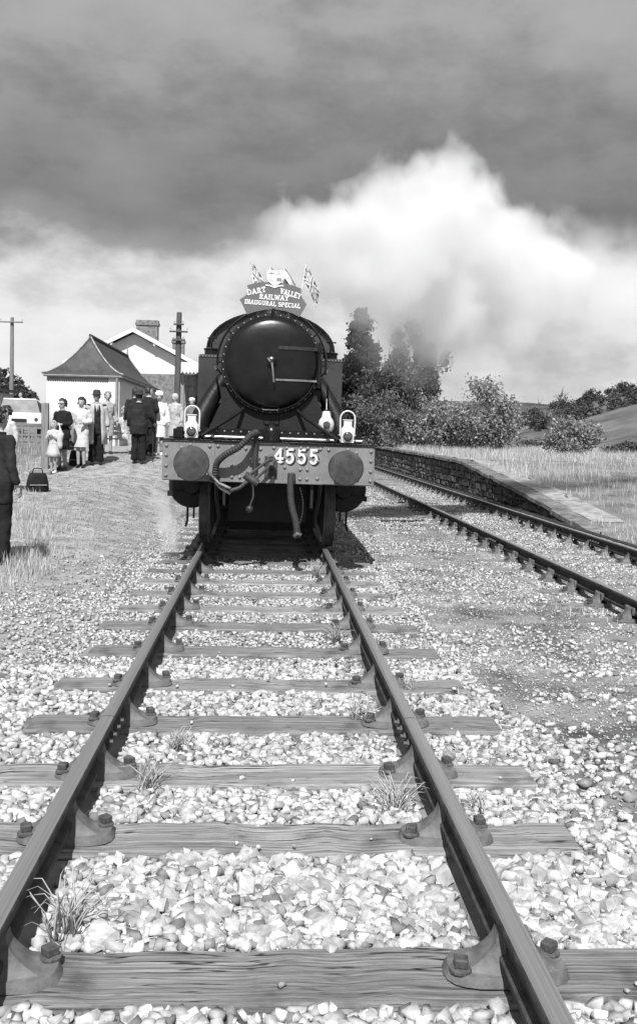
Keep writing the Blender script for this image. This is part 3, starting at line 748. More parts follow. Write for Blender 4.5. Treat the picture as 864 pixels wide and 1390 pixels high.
for z0, x0 in ((.185, .07), (-.20, .05)):
    pts = []
    for i in range(9):
        xx = x0+(.565-x0)*i/8; rr = math.hypot(xx, z0); yy = SY-.062-.085*math.sqrt(max(0, 1-min(1, rr/.538)**2))-.012
        pts.append((xx, min(yy, SY-.055), SZ+z0))
    b = MB(); hs = .020 if z0 > 0 else .011
    for p, q in zip(pts[:-1], pts[1:]):
        b.add([(p[0], p[1], p[2]-hs), (q[0], q[1], q[2]-hs), (q[0], q[1], q[2]+hs), (p[0], p[1], p[2]+hs), (p[0], p[1]+.03, p[2]-hs), (q[0], q[1]+.03, q[2]-hs), (q[0], q[1]+.03, q[2]+hs), (p[0], p[1]+.03, p[2]+hs)],
              [(0, 1, 2, 3), (7, 6, 5, 4), (0, 4, 5, 1), (3, 2, 6, 7), (0, 3, 7, 4), (1, 5, 6, 2)])
    b.build('hinge_strap', m_strap if z0 > 0 else m_steel, door, smooth=False)  # lower strap thin and bright: its highlight is put into the colour
b = MB(); b.cyl((.575, SY-.06, SZ-.28), (.575, SY-.06, SZ+.27), .018, 10)
for z0 in (.185, -.20): b.box(.55, .615, SY-.085, SY-.02, SZ+z0-.045, SZ+z0+.045, c=.008)
b.build('hinge_post', m_black, door)
b = MB(); b.box(-.02, .02, SY-.06, SY-.045, SZ+.52, SZ+.66, c=.003); b.tube([(-.02, SY-.05, SZ+.59), (-.02, SY-.09, SZ+.595), (-.02, SY-.10, SZ+.63)], .008, 6); b.build('lamp_iron', m_black, smk, smooth=False)
b = MB(); b.tube([(-.10, SY-.04, SZ-.545), (-.09, SY-.09, SZ-.565), (.09, SY-.09, SZ-.565), (.10, SY-.04, SZ-.545)], .009, 8); b.build('door_step_handle', m_steel, smk)
# hand rail arching round the smokebox
pts = [((SR+.045)*math.cos(R(a)), SY+.02, SZ+(SR+.045)*math.sin(R(a))) for a in range(-8, 189, 6)]
hr = MB().tube(pts, .014, 8).build('hand_rail', m_black, loco)
for a in (0, 35, 65, 115, 145, 180):
    MB().tube([((SR-.01)*math.cos(R(a)), SY+.02, SZ+(SR-.01)*math.sin(R(a))), ((SR+.045)*math.cos(R(a)), SY+.02, SZ+(SR+.045)*math.sin(R(a)))], .012, 6).build('knob', m_black, hr)
for s in (-1, 1):
    MB().tube([(s*(SR+.045), SY+.02, SZ-.1), (s*(SR+.10), SY+.6, SZ-.02), (s*(SR+.10), SY+3.8, SZ+.0)], .014, 8).build('hand_rail', m_black, loco)
# saddle, stays, bell cover
b = MB(); b.prism([(-.62, SZ-.30), (-.60, SZ-.48), (-.74, BZ1+.16), (.74, BZ1+.16), (.60, SZ-.48), (.62, SZ-.30)], SY+.06, SY+1.35, 'y'); b.build('saddle', m_under, loco)
for s in (-1, 1):
    MB().tube([(s*.33, SY+.03, SZ-.56), (s*.42, SY-.10, SZ-.64), (s*.80, .16, BZ1+.055)], [.022, .022, .022], 10).build('frame_stay', m_smoke, loco)
    # outside steam pipe sweeping to the cylinder
    MB().tube([(s*.60, SY+.75, SZ-.15), (s*.74, SY+.72, SZ-.38), (s*.86, SY+.66, SZ-.62), (s*.92, SY+.62, SZ-.85)], [.10, .11, .125, .14], 16).build('steam_pipe_casing', m_smoke, loco)
MB().lathe([(.125, 0), (.125, .02), (.105, .03), (.10, .11), (.085, .16), (.05, .185), (.035, .19), (.035, .215), (.01, .225)], (.02, .22, BZ1+.026), 'z', 24).build('valve_cover', m_black, loco)
# boiler, chimney, cab, tanks
MB().lathe([(.60, SY+1.551), (.64, SY+2.2), (.76, SY+5.2), (.76, SY+7.4)], (0, 0, SZ), 'y', 48).build('boiler', m_green, loco)
MB().lathe([(.30, .0), (.235, .06), (.205, .14), (.20, .22), (.225, .25), (.225, .28), (.17, .282), (.16, .16)], (0, SY+.78, SZ+SR-.04), 'z', 32).build('chimney', m_smoke, loco)
for s in (-1, 1):
    x0, x1 = sorted((s*.70, s*1.16)); TY = 4.5
    tk = MB().box(x0, x1, TY, TY+5.2, 1.84, 2.63, c=.02).build('side_tank', m_green, loco, smooth=False)
    xi0, xi1 = sorted((s*.72, s*.755)); MB().box(xi0, xi1, TY+.004, TY+5.1, 1.32, 1.838).build('tank_support', m_green, tk, smooth=False)
    xi0, xi1 = sorted((s*1.02, s*1.158)); MB().box(xi0, xi1, TY+.004, TY+5.1, 1.32, 1.838).build('tank_support', m_green, tk, smooth=False)
    MB().box(min(s*.757, s*1.018), max(s*.757, s*1.018), TY+.3, TY+5.0, 1.32, 1.836).build('recess', m_under, tk, smooth=False)
    xi0, xi1 = sorted((s*.757, s*1.018)); MB().box(xi0, xi1, TY+.005, TY+.05, 1.32, 1.52).build('recess_plate', m_green, tk, smooth=False)
    MB().box(x0+.004, x1-.004, TY-.006, TY-.0005, 2.585, 2.61).build('rivet_strip', m_green, tk, smooth=False)
    for i in range(9):
        q = link('rivet', riv_me, tk, (s*(.74+.05*i), TY-.007, 2.597)); q.scale = (.6, .6, .6)
    MB().lathe([(.12, 0), (.12, .10), (.135, .11), (.135, .13), (.05, .15)], (s*.98, TY+.5, 2.632), 'z', 20).build('tank_filler', m_black, tk)
    MB().tube([(s*.98, TY+.42, 2.74), (s*.98, TY+.42, 2.98), ], .016, 6).tube([(s*.98-.07, TY+.42, 2.93), (s*.98+.09, TY+.42, 2.93)], .012, 6).build('filler_lever', m_black, tk)
roof = [(1.24*math.cos(R(a))+.0, 3.02+.74*math.sin(R(a))) for a in range(0, 181, 9)]
b = MB(); b.prism([(1.24, 1.33)]+roof+[(-1.24, 1.33)], 8.15, 8.19, 'y'); cab = b.build('cab_front', m_green, loco)
b = MB(); ro = [(1.27*math.cos(R(a)), 3.03+.77*math.sin(R(a))) for a in range(0, 181, 9)]; ri = [(1.235*math.cos(R(a)), 3.03+.735*math.sin(R(a))) for a in range(180, -1, -9)]
b.prism(ro+ri, 8.05, 10.6, 'y'); b.build('cab_roof', m_black, cab)
for s in (-1, 1):
    x0, x1 = sorted((s*1.20, s*1.24)); MB().box(x0, x1, 8.2, 10.5, 1.33, 2.45).build('cab_side', m_green, cab, smooth=False)
    MB().lathe([(.13, 0), (.13, .015), (.10, .016)], (s*.62, 8.132, 3.2), 'y', 20).build('cab_window', m_steel, cab)
MB().box(-1.2, 1.2, 10.2, 11.2, 1.33, 2.9, c=.03).build('bunker', m_green, loco, smooth=False)
MB().lathe([(.27, 0), (.29, .04), (.28, .22), (.2, .34), (.06, .39)], (0, 5.6, SZ+.70), 'z', 24).build('safety_valve_bonnet', m_steel, loco)
# frames, wheels, cylinders below
MB().box(-.52, -.49, .06, 10.5, .55, 1.28).build('frame_plate', m_under, loco, smooth=False)
MB().box(.49, .52, .06, 10.5, .55, 1.28).build('frame_plate', m_under, loco, smooth=False)
MB().box(-.485, .485, .9, .95, .30, 1.27).build('stretcher_plate', m_under, loco, smooth=False)
MB().box(-.485, .485, 1.62, 1.66, .12, 1.2).build('stretcher_plate', m_under, loco, smooth=False)
MB().box(-.70, .70, 2.3, 2.4, .10, 1.2).build('stretcher_plate', m_under, loco, smooth=False)
def wheelset(y, r):
    w = MB().cyl((-.6, y, r), (.6, y, r), .07, 12).build('axle', m_under, loco)
    for s in (-1, 1):
        wb = MB(); wb.lathe([(.10, s*.655), (r+.03, s*.685), (r+.03, s*.705), (r+.004, s*.722), (r, s*.822), (r-.015, s*.825), (.22, s*.79), (.12, s*.80)], (0, y, r), 'x', 48); wb.build('wheel', m_worn if y < 2 else m_under, loco)
wheelset(1.03, .475); wheelset(3.6, .69); wheelset(5.4, .69); wheelset(7.2, .69); wheelset(9.6, .475)
for s in (-1, 1):
    # guard irons in front of the wheels
    MB().tube([(s*.60, .12, .84), (s*.60, .30, .62), (s*.57, .42, .38), (s*.66, .45, .12)], [.028, .026, .022, .02], 8, flat=.5).build('guard_iron', m_under, loco)
    c = MB().lathe([(.20, 0), (.27, .02), (.285, .05), (.285, .9), (.2, .92)], (s*.93, .75, .74), 'y', 28).build('cylinder', m_under, loco)
    MB().lathe([(.10, -.07), (.12, -.03), (.13, 0)], (s*.93, .75, .74), 'y', 16).build('cylinder_cover', m_under, c)
    MB().box(*sorted((s*.93, s*1.22)), .72, .92, .60, .66).build('step', m_under, c, smooth=False)
    MB().tube([(s*.98, .84, .47), (s*.98, .84, .30), (s*1.0, .84, .22)], .014, 6).build('drain_cock', m_under, c)
    MB().tube([(s*.90, .80, .47), (s*.90, .80, .33)], .012, 6).build('drain_cock', m_under, c)
# draw hook, screw coupling, hoses
b = MB(); b.prism([(0, .98), (-.05, 1.0), (-.17, 1.01), (-.20, 1.045), (-.17, 1.08), (-.14, 1.06), (-.11, 1.045), (-.10, 1.09), (-.06, 1.10), (0, 1.08)], .005, .047, 'x'); b.box(-.05, .10, -.006, -.001, .88, 1.14); hook = b.build('draw_hook', m_worn, loco, smooth=False)
cp = MB().tube([(-.005, -.13, 1.13), (-.005, -.15, 1.10), (-.22, -.20, .93)], .017, 8).tube([(.055, -.13, 1.13), (.055, -.15, 1.08), (-.16, -.20, .87)], .017, 8).tube([(-.005, -.13, 1.13), (.025, -.13, 1.15), (.055, -.13, 1.13)], .017, 8)
cpl = cp.build('coupling', m_worn, loco)
MB().tube([(-.27, -.20, .93), (-.12, -.20, .83)], [.045, .045], 10).build('trunnion', m_worn, cpl)
MB().tube([(-.16, -.19, .92), (-.32, -.20, .78), (-.43, -.20, .74)], .024, 10).build('screw', m_worn, cpl)
MB().tube([(-.42, -.23, .77), (-.55, -.17, .82), (-.70, -.10, .955), (-.72, -.08, .97), (-.70, -.06, .955), (-.54, -.14, .77), (-.42, -.18, .71)], .017, 8).build('shackle', m_steel, cpl)
b = MB(); b.tube([(-.19, -.21, .86), (-.17, -.215, .78), (-.165, -.21, .68), (-.20, -.21, .58)], .010, 6); b.ball((-.205, -.21, .545), .042, 12); b.build('tommy_bar', m_worn, cpl)
def hose(pts, r, rings=True):
    # resample the path as a smooth ribbed hose
    P = [Vector(p) for p in pts]; out = []; rr = []
    for i in range(len(P)-1):
        p0, p1, p2, p3 = P[max(i-1, 0)], P[i], P[i+1], P[min(i+2, len(P)-1)]
        for k in range(18):
            t = k/18
            out.append(.5*((2*p1)+(p2-p0)*t+(2*p0-5*p1+4*p2-p3)*t*t+(3*p1-p0-3*p2+p3)*t**3)); rr.append(r*(1.0+(.0 if not rings else (.12 if (len(out) % 3) else -.10))))
    out.append(P[-1]); rr.append(r); return MB().tube(out, rr, 12)
pipe = MB().tube([(-.16, -.05, .80), (-.16, -.055, 1.2), (-.155, -.06, 1.36), (-.15, -.08, 1.41)], [.034, .030, .030, .036], 12).build('vacuum_standpipe', m_hose, loco)
MB().box(-.23, -.10, -.07, -.046, 1.085, 1.12, c=.004).build('pipe_bracket', m_hose, pipe, smooth=False)
hose([(-.15, -.09, 1.41), (-.22, -.17, 1.37), (-.34, -.20, 1.24), (-.50, -.17, 1.14), (-.59, -.10, 1.04), (-.61, -.07, .88)], .035).build('vacuum_hose', m_hose, loco)
MB().tube([(-.61, -.08, .90), (-.61, -.07, .83)], .055, 12).build('hose_end', m_under, loco)
sh = hose([(.26, -.08, .94), (.25, -.10, .80), (.27, -.12, .60), (.32, -.13, .42), (.345, -.13, .27)], .038, False).build('steam_heat_hose', m_hose, loco)
MB().box(.215, .305, -.11, -.012, .86, .96, c=.012).build('pipe_elbow', m_hose, sh, smooth=False)
MB().tube([(.31, -.14, .23), (.345, -.13, .27), (.39, -.14, .25)], [.03, .045, .03], 10).build('hose_coupling', m_worn, sh)
for i in range(14):
    t = i/13; cz = .80-.42*t
    MB().tube([(.36+.04*math.sin(t*3.1)-.006, -.13, cz), (.36+.04*math.sin(t*3.1)+.006, -.13, cz-.012), (.36+.04*math.sin(t*3.1), -.13, cz-.024)], .005, 5).build('chain_link', m_worn, sh)
# lamps standing on the beam
def headlamp(label, x):
    lp = thing('headlamp', label, 'lamp', (0, 0, 0))
    b = MB(); b.box(-.075, .075, -.07, .07, .012, .165, c=.006)
    b.hull([(sx*.072, sy*.066, .166) for sx in (-1, 1) for sy in (-1, 1)]+[(sx*.048, sy*.045, .205) for sx in (-1, 1) for sy in (-1, 1)])
    b.box(-.047, .047, -.044, .044, .2052, .272, c=.004); body = b.build('body', m_white, lp, smooth=False)
    MB().box(-.056, .056, -.052, .052, .2725, .284, c=.003).build('cap', m_white, lp, smooth=False)
    MB().lathe([(.066, 0), (.066, -.010), (.060, -.014)], (0, -.071, .088), 'y', 28).build('lens_rim', m_white, lp)
    MB().lathe([(.060, -.010), (.050, -.024), (.025, -.034), (.004, -.036)], (0, -.071, .088), 'y', 24).build('lens', m_lens, lp)
    MB().tube([(-.082, 0, .09), (-.085, 0, .24)]+[(-.085*math.cos(R(a)), 0, .30+.085*math.sin(R(a))) for a in range(0, 181, 20)]+[(.085, 0, .24), (.082, 0, .09)], .009, 8).build('handle', m_white, lp)
    MB().box(-.05, .05, -.05, .05, 0, .0118).build('foot', m_shadow, lp, smooth=False)
    lp.location = loco_pt(x, .14, BZ1+.0225); lp.rotation_euler = loco.rotation_euler
    return lp
bpy.context.view_layer.update()
def loco_pt(x, y, z):
    return Matrix.Translation(loco.location) @ loco.rotation_euler.to_matrix().to_4x4() @ Vector((x, y, z))
headlamp('white headlamp on the buffer beam above the buffer beside the ribbed hose', -.90)
headlamp('white headlamp on the buffer beam above the 5 end of the numerals', .90)
tl = thing('hand_lamp', 'small pale round lamp on a spike beside the smokebox saddle', 'lamp', loco_pt(.68, .60, BZ1+.1585))
m_pale = mat('pale_tin', .62, .25, 18, .35, .4, 40)
b = MB(); b.lathe([(.07, 0), (.09, .03), (.098, .09), (.085, .14), (.055, .18), (.05, .24), (.03, .25)], (0, 0, 0), 'z', 12); b.build('body', m_pale, tl)
MB().tube([(0, 0, .25), (0, 0, .40)], [.008, .004], 6).build('spike', m_pale, tl)
MB().lathe([(.045, -.09), (.04, -.108), (.01, -.115)], (0, 0, .085), 'y', 16).build('lens', m_lens, tl)
MB().lathe([(.03, 0), (.03, .02)], (0, 0, .25), 'z', 10).build('cap', m_shadow, tl)

# ------------------------------------------------------------------ headboard, crest and flags over the smokebox
m_board = mat('headboard_paint', 0.11, .08, 6, .5)
hb = thing('headboard', 'shaped dark headboard lettered Dart Valley Railway Inaugural Special on the smokebox top', 'sign', loco_pt(0.0, SY-.02, SZ+SR+.01)); hb.rotation_euler = loco.rotation_euler
# local z=0 at the smokebox top
PXM = 1/111.0/6.17
def hp(cx_, cy_): return ((cx_-376)*PXM, (548-cy_)*PXM-.03)
outl = [hp(*p) for p in [(158, 562), (128, 500), (95, 440), (140, 408), (158, 385), (162, 350), (152, 322), (200, 306), (260, 293), (330, 286), (400, 286), (470, 294), (540, 310), (602, 332), (598, 362), (604, 392), (624, 425), (650, 458), (622, 512), (592, 565), (540, 540), (470, 520), (385, 510), (300, 518), (220, 538)]]
bd = MB().prism(outl, -.012, .012, 'y').build('board', m_board, hb, smooth=False)
m_letter = mat('white_lettering', .82, .03, 8, .5)
word(bd, 'DART', hp(238, 0)[0], hp(0, 384)[1], .058, .17, -.0165, -.0125, m_letter, total=.225, tilt=.22)
word(bd, 'VALLEY', hp(512, 0)[0], hp(0, 396)[1], .058, .17, -.0165, -.0125, m_letter, total=.255, tilt=-.24)
word(bd, 'RAILWAY', hp(380, 0)[0], hp(0, 431)[1], .055, .17, -.0165, -.0125, m_letter, total=.36, tilt=-.03)
word(bd, 'INAUGURAL SPECIAL', hp(368, 0)[0], hp(0, 482)[1], .048, .17, -.0165, -.0125, m_letter, total=.68, tilt=-.045)
m_crest = mat('crest_white', .8, .04, 8, .5); m_cg = mat('crest_grey', .22, .2, 20, .6)
sp = [hp(*p) for p in [(314, 195), (345, 188), (380, 196), (415, 188), (450, 195), (448, 250), (432, 285), (400, 312), (380, 322), (360, 312), (330, 285), (316, 250)]]
cr_ = MB().prism(sp, -.024, -.0125, 'y').build('crest', m_crest, hb, smooth=False)
x0, z0 = hp(350, 215); b = MB(); b.box(x0-.006, x0+.006, -.0266, -.0245, z0-.035, z0+.035); b.box(x0-.036, x0+.036, -.0272, -.0245, z0-.006, z0+.006); b.build('crest_cross', m_cg, cr_, smooth=False)
x0, z0 = hp(408, 212); b = MB()
for dx_, dz_ in ((0, .014), (-.013, -.012), (.013, -.012)): b.lathe([(.010, -.0245), (.010, -.0265)], (x0+dx_, 0, z0+dz_), 'y', 10)
b.build('crest_charge', m_cg, cr_, smooth=False)
x0, z0 = hp(415, 265); MB().box(x0-.030, x0+.030, -.0266, -.0245, z0-.022, z0+.020).build('crest_quarter', m_cg, cr_, smooth=False)
x0, z0 = hp(345, 268); b = MB()
for dx_, dz_ in ((-.018, .0), (.004, .004), (-.007, -.014), (.014, -.012)): b.lathe([(.007, -.0245), (.007, -.0265)], (x0+dx_, 0, z0+dz_), 'y', 8)
b.build('crest_charge', m_cg, cr_, smooth=False)
b = MB(); b.tube([hp3 for hp3 in [(hp(305, 318)[0], -.018, hp(0, 316)[1]), (hp(340, 316)[0], -.018, hp(0, 318)[1]), (hp(380, 328)[0], -.018, hp(0, 332)[1]), (hp(415, 316)[0], -.018, hp(0, 318)[1]), (hp(452, 316)[0], -.018, hp(0, 314)[1])]], .009, 6, flat=.5); b.build('scroll', m_crest, cr_)
for s in (-1, 1): MB().box(s*.22-.015, s*.22+.015, .0125, .02, -.10, .15).build('bracket', m_black, hb, smooth=False)

def flag(label, base, top, drop, wave, pattern, seed, hoist=.62):
    """a hand flag on a stick; base/top of the stick and the cloth hanging from its upper part"""
    t = thing('hand_flag', label, 'flag', loco_pt(*base))
    B = Vector((0, 0, 0)); T = Vector(top)-Vector(base)
    MB().tube([B, T], .008, 6).build('stick', m_pale, t)
    nx_, nz_ = 22, 16; a = T*.98; c = T*hoist; D = Vector(drop); V = []; r = random.Random(seed)
    ph = r.uniform(0, 6)
    for j in range(nz_+1):
        p0 = a.lerp(c, j/nz_)
        for i in range(nx_+1):
            u = i/nx_; p = p0+D*u+Vector((0, wave*math.sin(u*6+ph+j*.12)*u, -.05*u*u+wave*.4*math.sin(u*5+ph)*u)); V.append(tuple(p))
    fs = []; mi = []
    for j in range(nz_):
        for i in range(nx_):
            fs.append((j*(nx_+1)+i, j*(nx_+1)+i+1, (j+1)*(nx_+1)+i+1, (j+1)*(nx_+1)+i)); mi.append(pattern((i+.5)/nx_, (j+.5)/nz_))
    b = MB(); b.v = V; b.f = fs; b.m = mi
    cl = b.build('cloth', [m_fw, m_fd, m_fm], t, smooth='all')
    md = cl.modifiers.new('thickness', 'SOLIDIFY'); md.thickness = .003
    return t
m_fw = mat('flag_white', .72, .05, 10, .8); m_fd = mat('flag_dark', .03, .15, 10, .8); m_fm = mat('flag_mid', .16, .15, 10, .8)
def union(u, v):
    x, y = u*2-1, v*2-1
    if abs(x) < .13 or abs(y) < .17: return 2
    if abs(x) < .22 or abs(y) < .30: return 0
    d = abs(abs(x)-abs(y))
    if d < .12: return 2
    if d < .28: return 0
    return 1
zt = SZ+SR+.01
flag('union flag on a stick, flying at the VALLEY end of the headboard', (.30, SY+.03, zt+.02), (.385, SY+.03, zt+.60), (.17, .03, -.27), .03, union, 1, .66)
flag('union flag furled down its stick at the DART end of the headboard', (-.20, SY+.05, zt+.02), (-.295, SY+.05, zt+.63), (.17, .02, -.20), .05, union, 2, .52)
flag('white flag with a dark corner standing just behind the crest', (.0, SY+.06, zt+.02), (-.055, SY+.06, zt+.56), (.14, .02, -.08), .03, lambda u, v: 2 if v < .14 or (u < .3 and v > .8) else 0, 3)
flag('white flag with a dark lower hoist between the crest and the flying union flag', (.12, SY+.05, zt+.02), (.12, SY+.05, zt+.56), (.14, .02, -.15), .035, lambda u, v: 1 if v > .6 and u < .45 else (2 if v < .12 else 0), 4)

# ------------------------------------------------------------------ corrugated hut with a swept roof
m_corr = mat('white_corrugated', .58, .10, 2.5, .55, .1, 30)
m_roofc = mat('grey_roof_sheet', .055, .3, 3, .6, .2, 30, stretch=(1, 1, .4))
m_ridge = mat('pale_ridge_cap', .30, .35, 4, .6)
m_trim = mat('grey_trim', .22, .2, 6, .6)
m_door = mat('weathered_door', .14, .3, 8, .7, .3, 40, stretch=(1, 1, .2))
HX0, HX1, HY0, HY1, HZ0, HZ1 = -7.42, -5.02, 33.0, 44.4, .55, 3.22
hut = thing('corrugated_hut', 'white corrugated iron hut with a swept grey pagoda roof behind the waiting people', 'hut', ((HX0+HX1)/2, HY0, .75))
def H3(p): return (p[0]-(HX0+HX1)/2, p[1]-HY0, p[2]-.75)
def corr_wall(p0, p1, z0, z1, nrm):
    p0, p1 = Vector(p0), Vector(p1); L_ = (p1-p0).length; n = int(L_/.019); V = []; fs = []; nrm = Vector(nrm)
    for i in range(n+1):
        t = i/n; q = p0.lerp(p1, t)+nrm*(.017*math.cos(t*L_/.076*2*math.pi))
        V += [(q.x, q.y, z0), (q.x, q.y, z1)]
    for i in range(n): fs.append((2*i, 2*i+2, 2*i+3, 2*i+1))
    b = MB(); b.add([H3(v) for v in V], fs); o = b.build('wall', m_corr, hut, smooth='all')
    md = o.modifiers.new('sheet', 'SOLIDIFY'); md.thickness = .012; md.offset = -1
    return o
corr_wall((HX0, HY0), (HX1, HY0), HZ0, HZ1-.02, (0, -1))
sw = corr_wall((HX1, HY0+.02), (HX1, HY1), HZ0, HZ1-.02, (1, 0))
corr_wall((HX0, HY1), (HX1, HY1), HZ0, HZ1-.02, (0, 1)); corr_wall((HX0, HY0), (HX0, HY1), HZ0, HZ1-.02, (-1, 0))
OV = .16; ex0, ex1, ey0, ey1 = HX0-OV, HX1+OV, HY0-OV, HY1+OV; hw = (ex1-ex0)/2; RISE = 1.40
def rz_(t): return HZ1+RISE*(t**1.75*.85+t*.15)
def roof_face(c0, c1, inward):
    c0, c1, inward = Vector(c0), Vector(c1), Vector(inward); L_ = (c1-c0).length; n = int(L_/.019); K = 12; V = []; fs = []
    for i in range(n+1):
        s = L_*i/n; tm = max(.0005, min(1, s/hw, (L_-s)/hw)); q = c0.lerp(c1, i/n)
        for k in range(K+1):
            t = tm*k/K; p = q+inward*(t*hw); V.append((p.x, p.y, rz_(t)+.010*math.cos(s/.076*2*math.pi)))
    for i in range(n):
        for k in range(K): fs.append((i*(K+1)+k, (i+1)*(K+1)+k, (i+1)*(K+1)+k+1, i*(K+1)+k+1))
    b = MB(); b.add([H3(v) for v in V], fs); o = b.build('roof', m_roofc, hut, smooth='all')
    md = o.modifiers.new('sheet', 'SOLIDIFY'); md.thickness = .014; md.offset = -1
    return o
roof_f = roof_face((ex0, ey0), (ex1, ey0), (0, 1)); roof_face((ex1, ey0), (ex1, ey1), (-1, 0)); roof_face((ex1, ey1), (ex0, ey1), (0, -1)); roof_face((ex0, ey1), (ex0, ey0), (1, 0))
xm = (ex0+ex1)/2
MB().tube([H3((xm, ey0+hw-.05, rz_(1)+.03)), H3((xm, ey1-hw+.05, rz_(1)+.03))], .055, 10).build('ridge_cap', m_roofc, hut)
for (cx_, cy_), (ix, iy) in (((ex0, ey0), (1, 1)), ((ex1, ey0), (-1, 1)), ((ex1, ey1), (-1, -1)), ((ex0, ey1), (1, -1))):
    MB().tube([H3((cx_+ix*hw*t, cy_+iy*hw*t, rz_(t)+.02)) for t in [k/10 for k in range(11)]], .028, 8).build('hip_cap', m_ridge, hut)
for a, b_ in (((ex0+.05, ey0+.05), (ex1-.05, ey0+.05)), ((ex1-.05, ey0+.05), (ex1-.05, ey1-.05))):
    MB().tube([H3((a[0], a[1], HZ1-.05)), H3((b_[0], b_[1], HZ1-.05))], .05, 8).build('gutter', m_trim, hut)
MB().tube([H3((HX1-.06, HY0-.09, HZ1-.06)), H3((HX1-.06, HY0-.07, .7))], .045, 10).build('downpipe', m_trim, hut)
MB().box(*[v for v in (HX1-.35-(HX0+HX1)/2, HX1+.02-(HX0+HX1)/2)], -.025, -.013, -.2, HZ1-.80).build('corner_board', m_corr, hut, smooth=False)
def on_side(y0, y1, z0, z1, name, m, d=.03):
    x = HX1-(HX0+HX1)/2
    o = MB().box(x+.012, x+.012+d, y0-HY0, y1-HY0, z0-.75, z1-.75, c=.004).build(name, m, hut, smooth=False); return o
d1 = on_side(39.2, 40.5, .8, 2.75, 'door', m_door)
MB().box(1.25, 1.268, 6.35, 7.35, .35, .5).build('hinge', m_trim, d1, smooth=False)
on_side(36.0, 37.0, 1.7, 2.9, 'window', m_door, .025)
MB().tube([H3((xm, ey1-hw, rz_(1)+.05)), H3((xm, ey1-hw, rz_(1)+.55))], [.04, .01], 6).build('finial', m_trim, hut)

# ------------------------------------------------------------------ station house
m_render = mat('white_render', .62, .07, 1.5, .8)
m_stonew = mat('grey_stone_wall', .17, .4, 5, .9, .5, 14, detail=8)
m_slate = mat('slate_roof', .07, .3, 4, .6, .3, 20)
m_brick = mat('chimney_brick', .17, .4, 7, .9, .5, 20)
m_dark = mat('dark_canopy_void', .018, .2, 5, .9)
st = thing('station_house', 'white gabled station house with two chimneys behind the corrugated hut', 'building', (-7.57, 55, .8))
def S(x, y, z): return (x+7.57, y-55, z-.8)
AX, AZ, EX, EZ = 0.0, 6.2, 3.6, 4.35
MB().prism([(-3.45, 3.75), (-3.45, 4.2), (0, 6.0), (3.45, 4.2), (3.45, 3.75)], 0, .3, 'y').build('gable', m_render, st, smooth=False)
MB().box(-3.45, 3.45, .01, 20, -.3, 3.748).build('wall', m_stonew, st, smooth=False)
for s in (-1, 1):
    k = (AZ-EZ)/EX
    b = MB(); b.add([(0, -.5, AZ), (0, 20.2, AZ), (s*3.85, 20.2, AZ-k*3.85), (s*3.85, -.5, AZ-k*3.85), (0, -.5, AZ+.12), (0, 20.2, AZ+.12), (s*3.85, 20.2, AZ-k*3.85+.12), (s*3.85, -.5, AZ-k*3.85+.12)], [(0, 1, 2, 3), (4, 7, 6, 5), (0, 3, 7, 4), (1, 5, 6, 2), (2, 6, 7, 3), (0, 4, 5, 1)])
    rf = b.build('roof', m_slate, st, smooth=False)
    b = MB(); b.prism([(s*.0, AZ-.16), (s*.0, AZ+.10), (s*3.86, AZ-k*3.86+.10), (s*3.86, AZ-k*3.86-.16)], -.56, -.505, 'y'); b.build('bargeboard', m_render, st, smooth=False)
    for q in (1.2, 2.5): MB().box(s*q-.06, s*q+.06, -.5, .0, AZ-k*q-.28, AZ-k*q-.12).build('purlin_end', m_render, st, smooth=False)
def chimney(x, y, w, d, z0, z1):
    b = MB(); b.box(x-w/2, x+w/2, y, y+d, z0, z1-.3); b.box(x-w/2-.06, x+w/2+.06, y-.06, y+d+.06, z1-.299, z1-.14); b.box(x-w/2-.02, x+w/2+.02, y-.02, y+d+.02, z1-.139, z1)
    c = b.build('chimney', m_brick, st, smooth=False)
    for i in range(2): MB().lathe([(.11, 0), (.10, .25), (.12, .3)], (x-w/4+i*w/2, y+d/2, z1+.001), 'z', 12).build('chimney_pot', m_brick, c)
def chimney_np(x, y, w, d, z0, z1):
    b = MB(); b.box(x-w/2, x+w/2, y, y+d, z0, z1-.3); b.box(x-w/2-.06, x+w/2+.06, y-.06, y+d+.06, z1-.299, z1-.14); b.box(x-w/2-.02, x+w/2+.02, y-.02, y+d+.02, z1-.139, z1)
    b.build('chimney', m_brick, st, smooth=False)
chimney_np(.45, 2.2, 1.25, .6, 5.0, 7.02); chimney_np(1.75, 8.0, .75, .6, 4.6, 6.55)
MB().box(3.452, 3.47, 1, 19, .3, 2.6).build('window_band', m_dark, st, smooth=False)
cp_ = thing('platform_canopy', 'station canopy with a white saw tooth valance and slim posts', 'canopy', (-3.3, 50.5, .8))
MB().box(-1.5, 1.6, 0, 22, 3.95, 4.15).build('roof', m_render, cp_, smooth=False)
for i in range(16):
    x = -1.5+i*.19375; MB().prism([(x+.004, 3.947), (x+.19, 3.947), (x+.19, 3.66), (x+.097, 3.54), (x+.004, 3.66)], 0, .03, 'y').build('valance_board', m_render, cp_, smooth=False)
for yy in (.5, 5.0, 10, 15):
    MB().box(-1.28, -1.08, yy, yy+.2, 0, 3.94).build('post', m_trim, cp_, smooth=False)
    MB().box(1.2, 1.38, yy, yy+.18, 0, 3.94).build('post', m_trim, cp_, smooth=False)
MB().box(-1.45, 1.55, 12, 12.1, .0, 3.94).build('canopy_shade_sheet', m_dark, cp_, smooth=False)  # near-black sheet added in place of the shade under the canopy

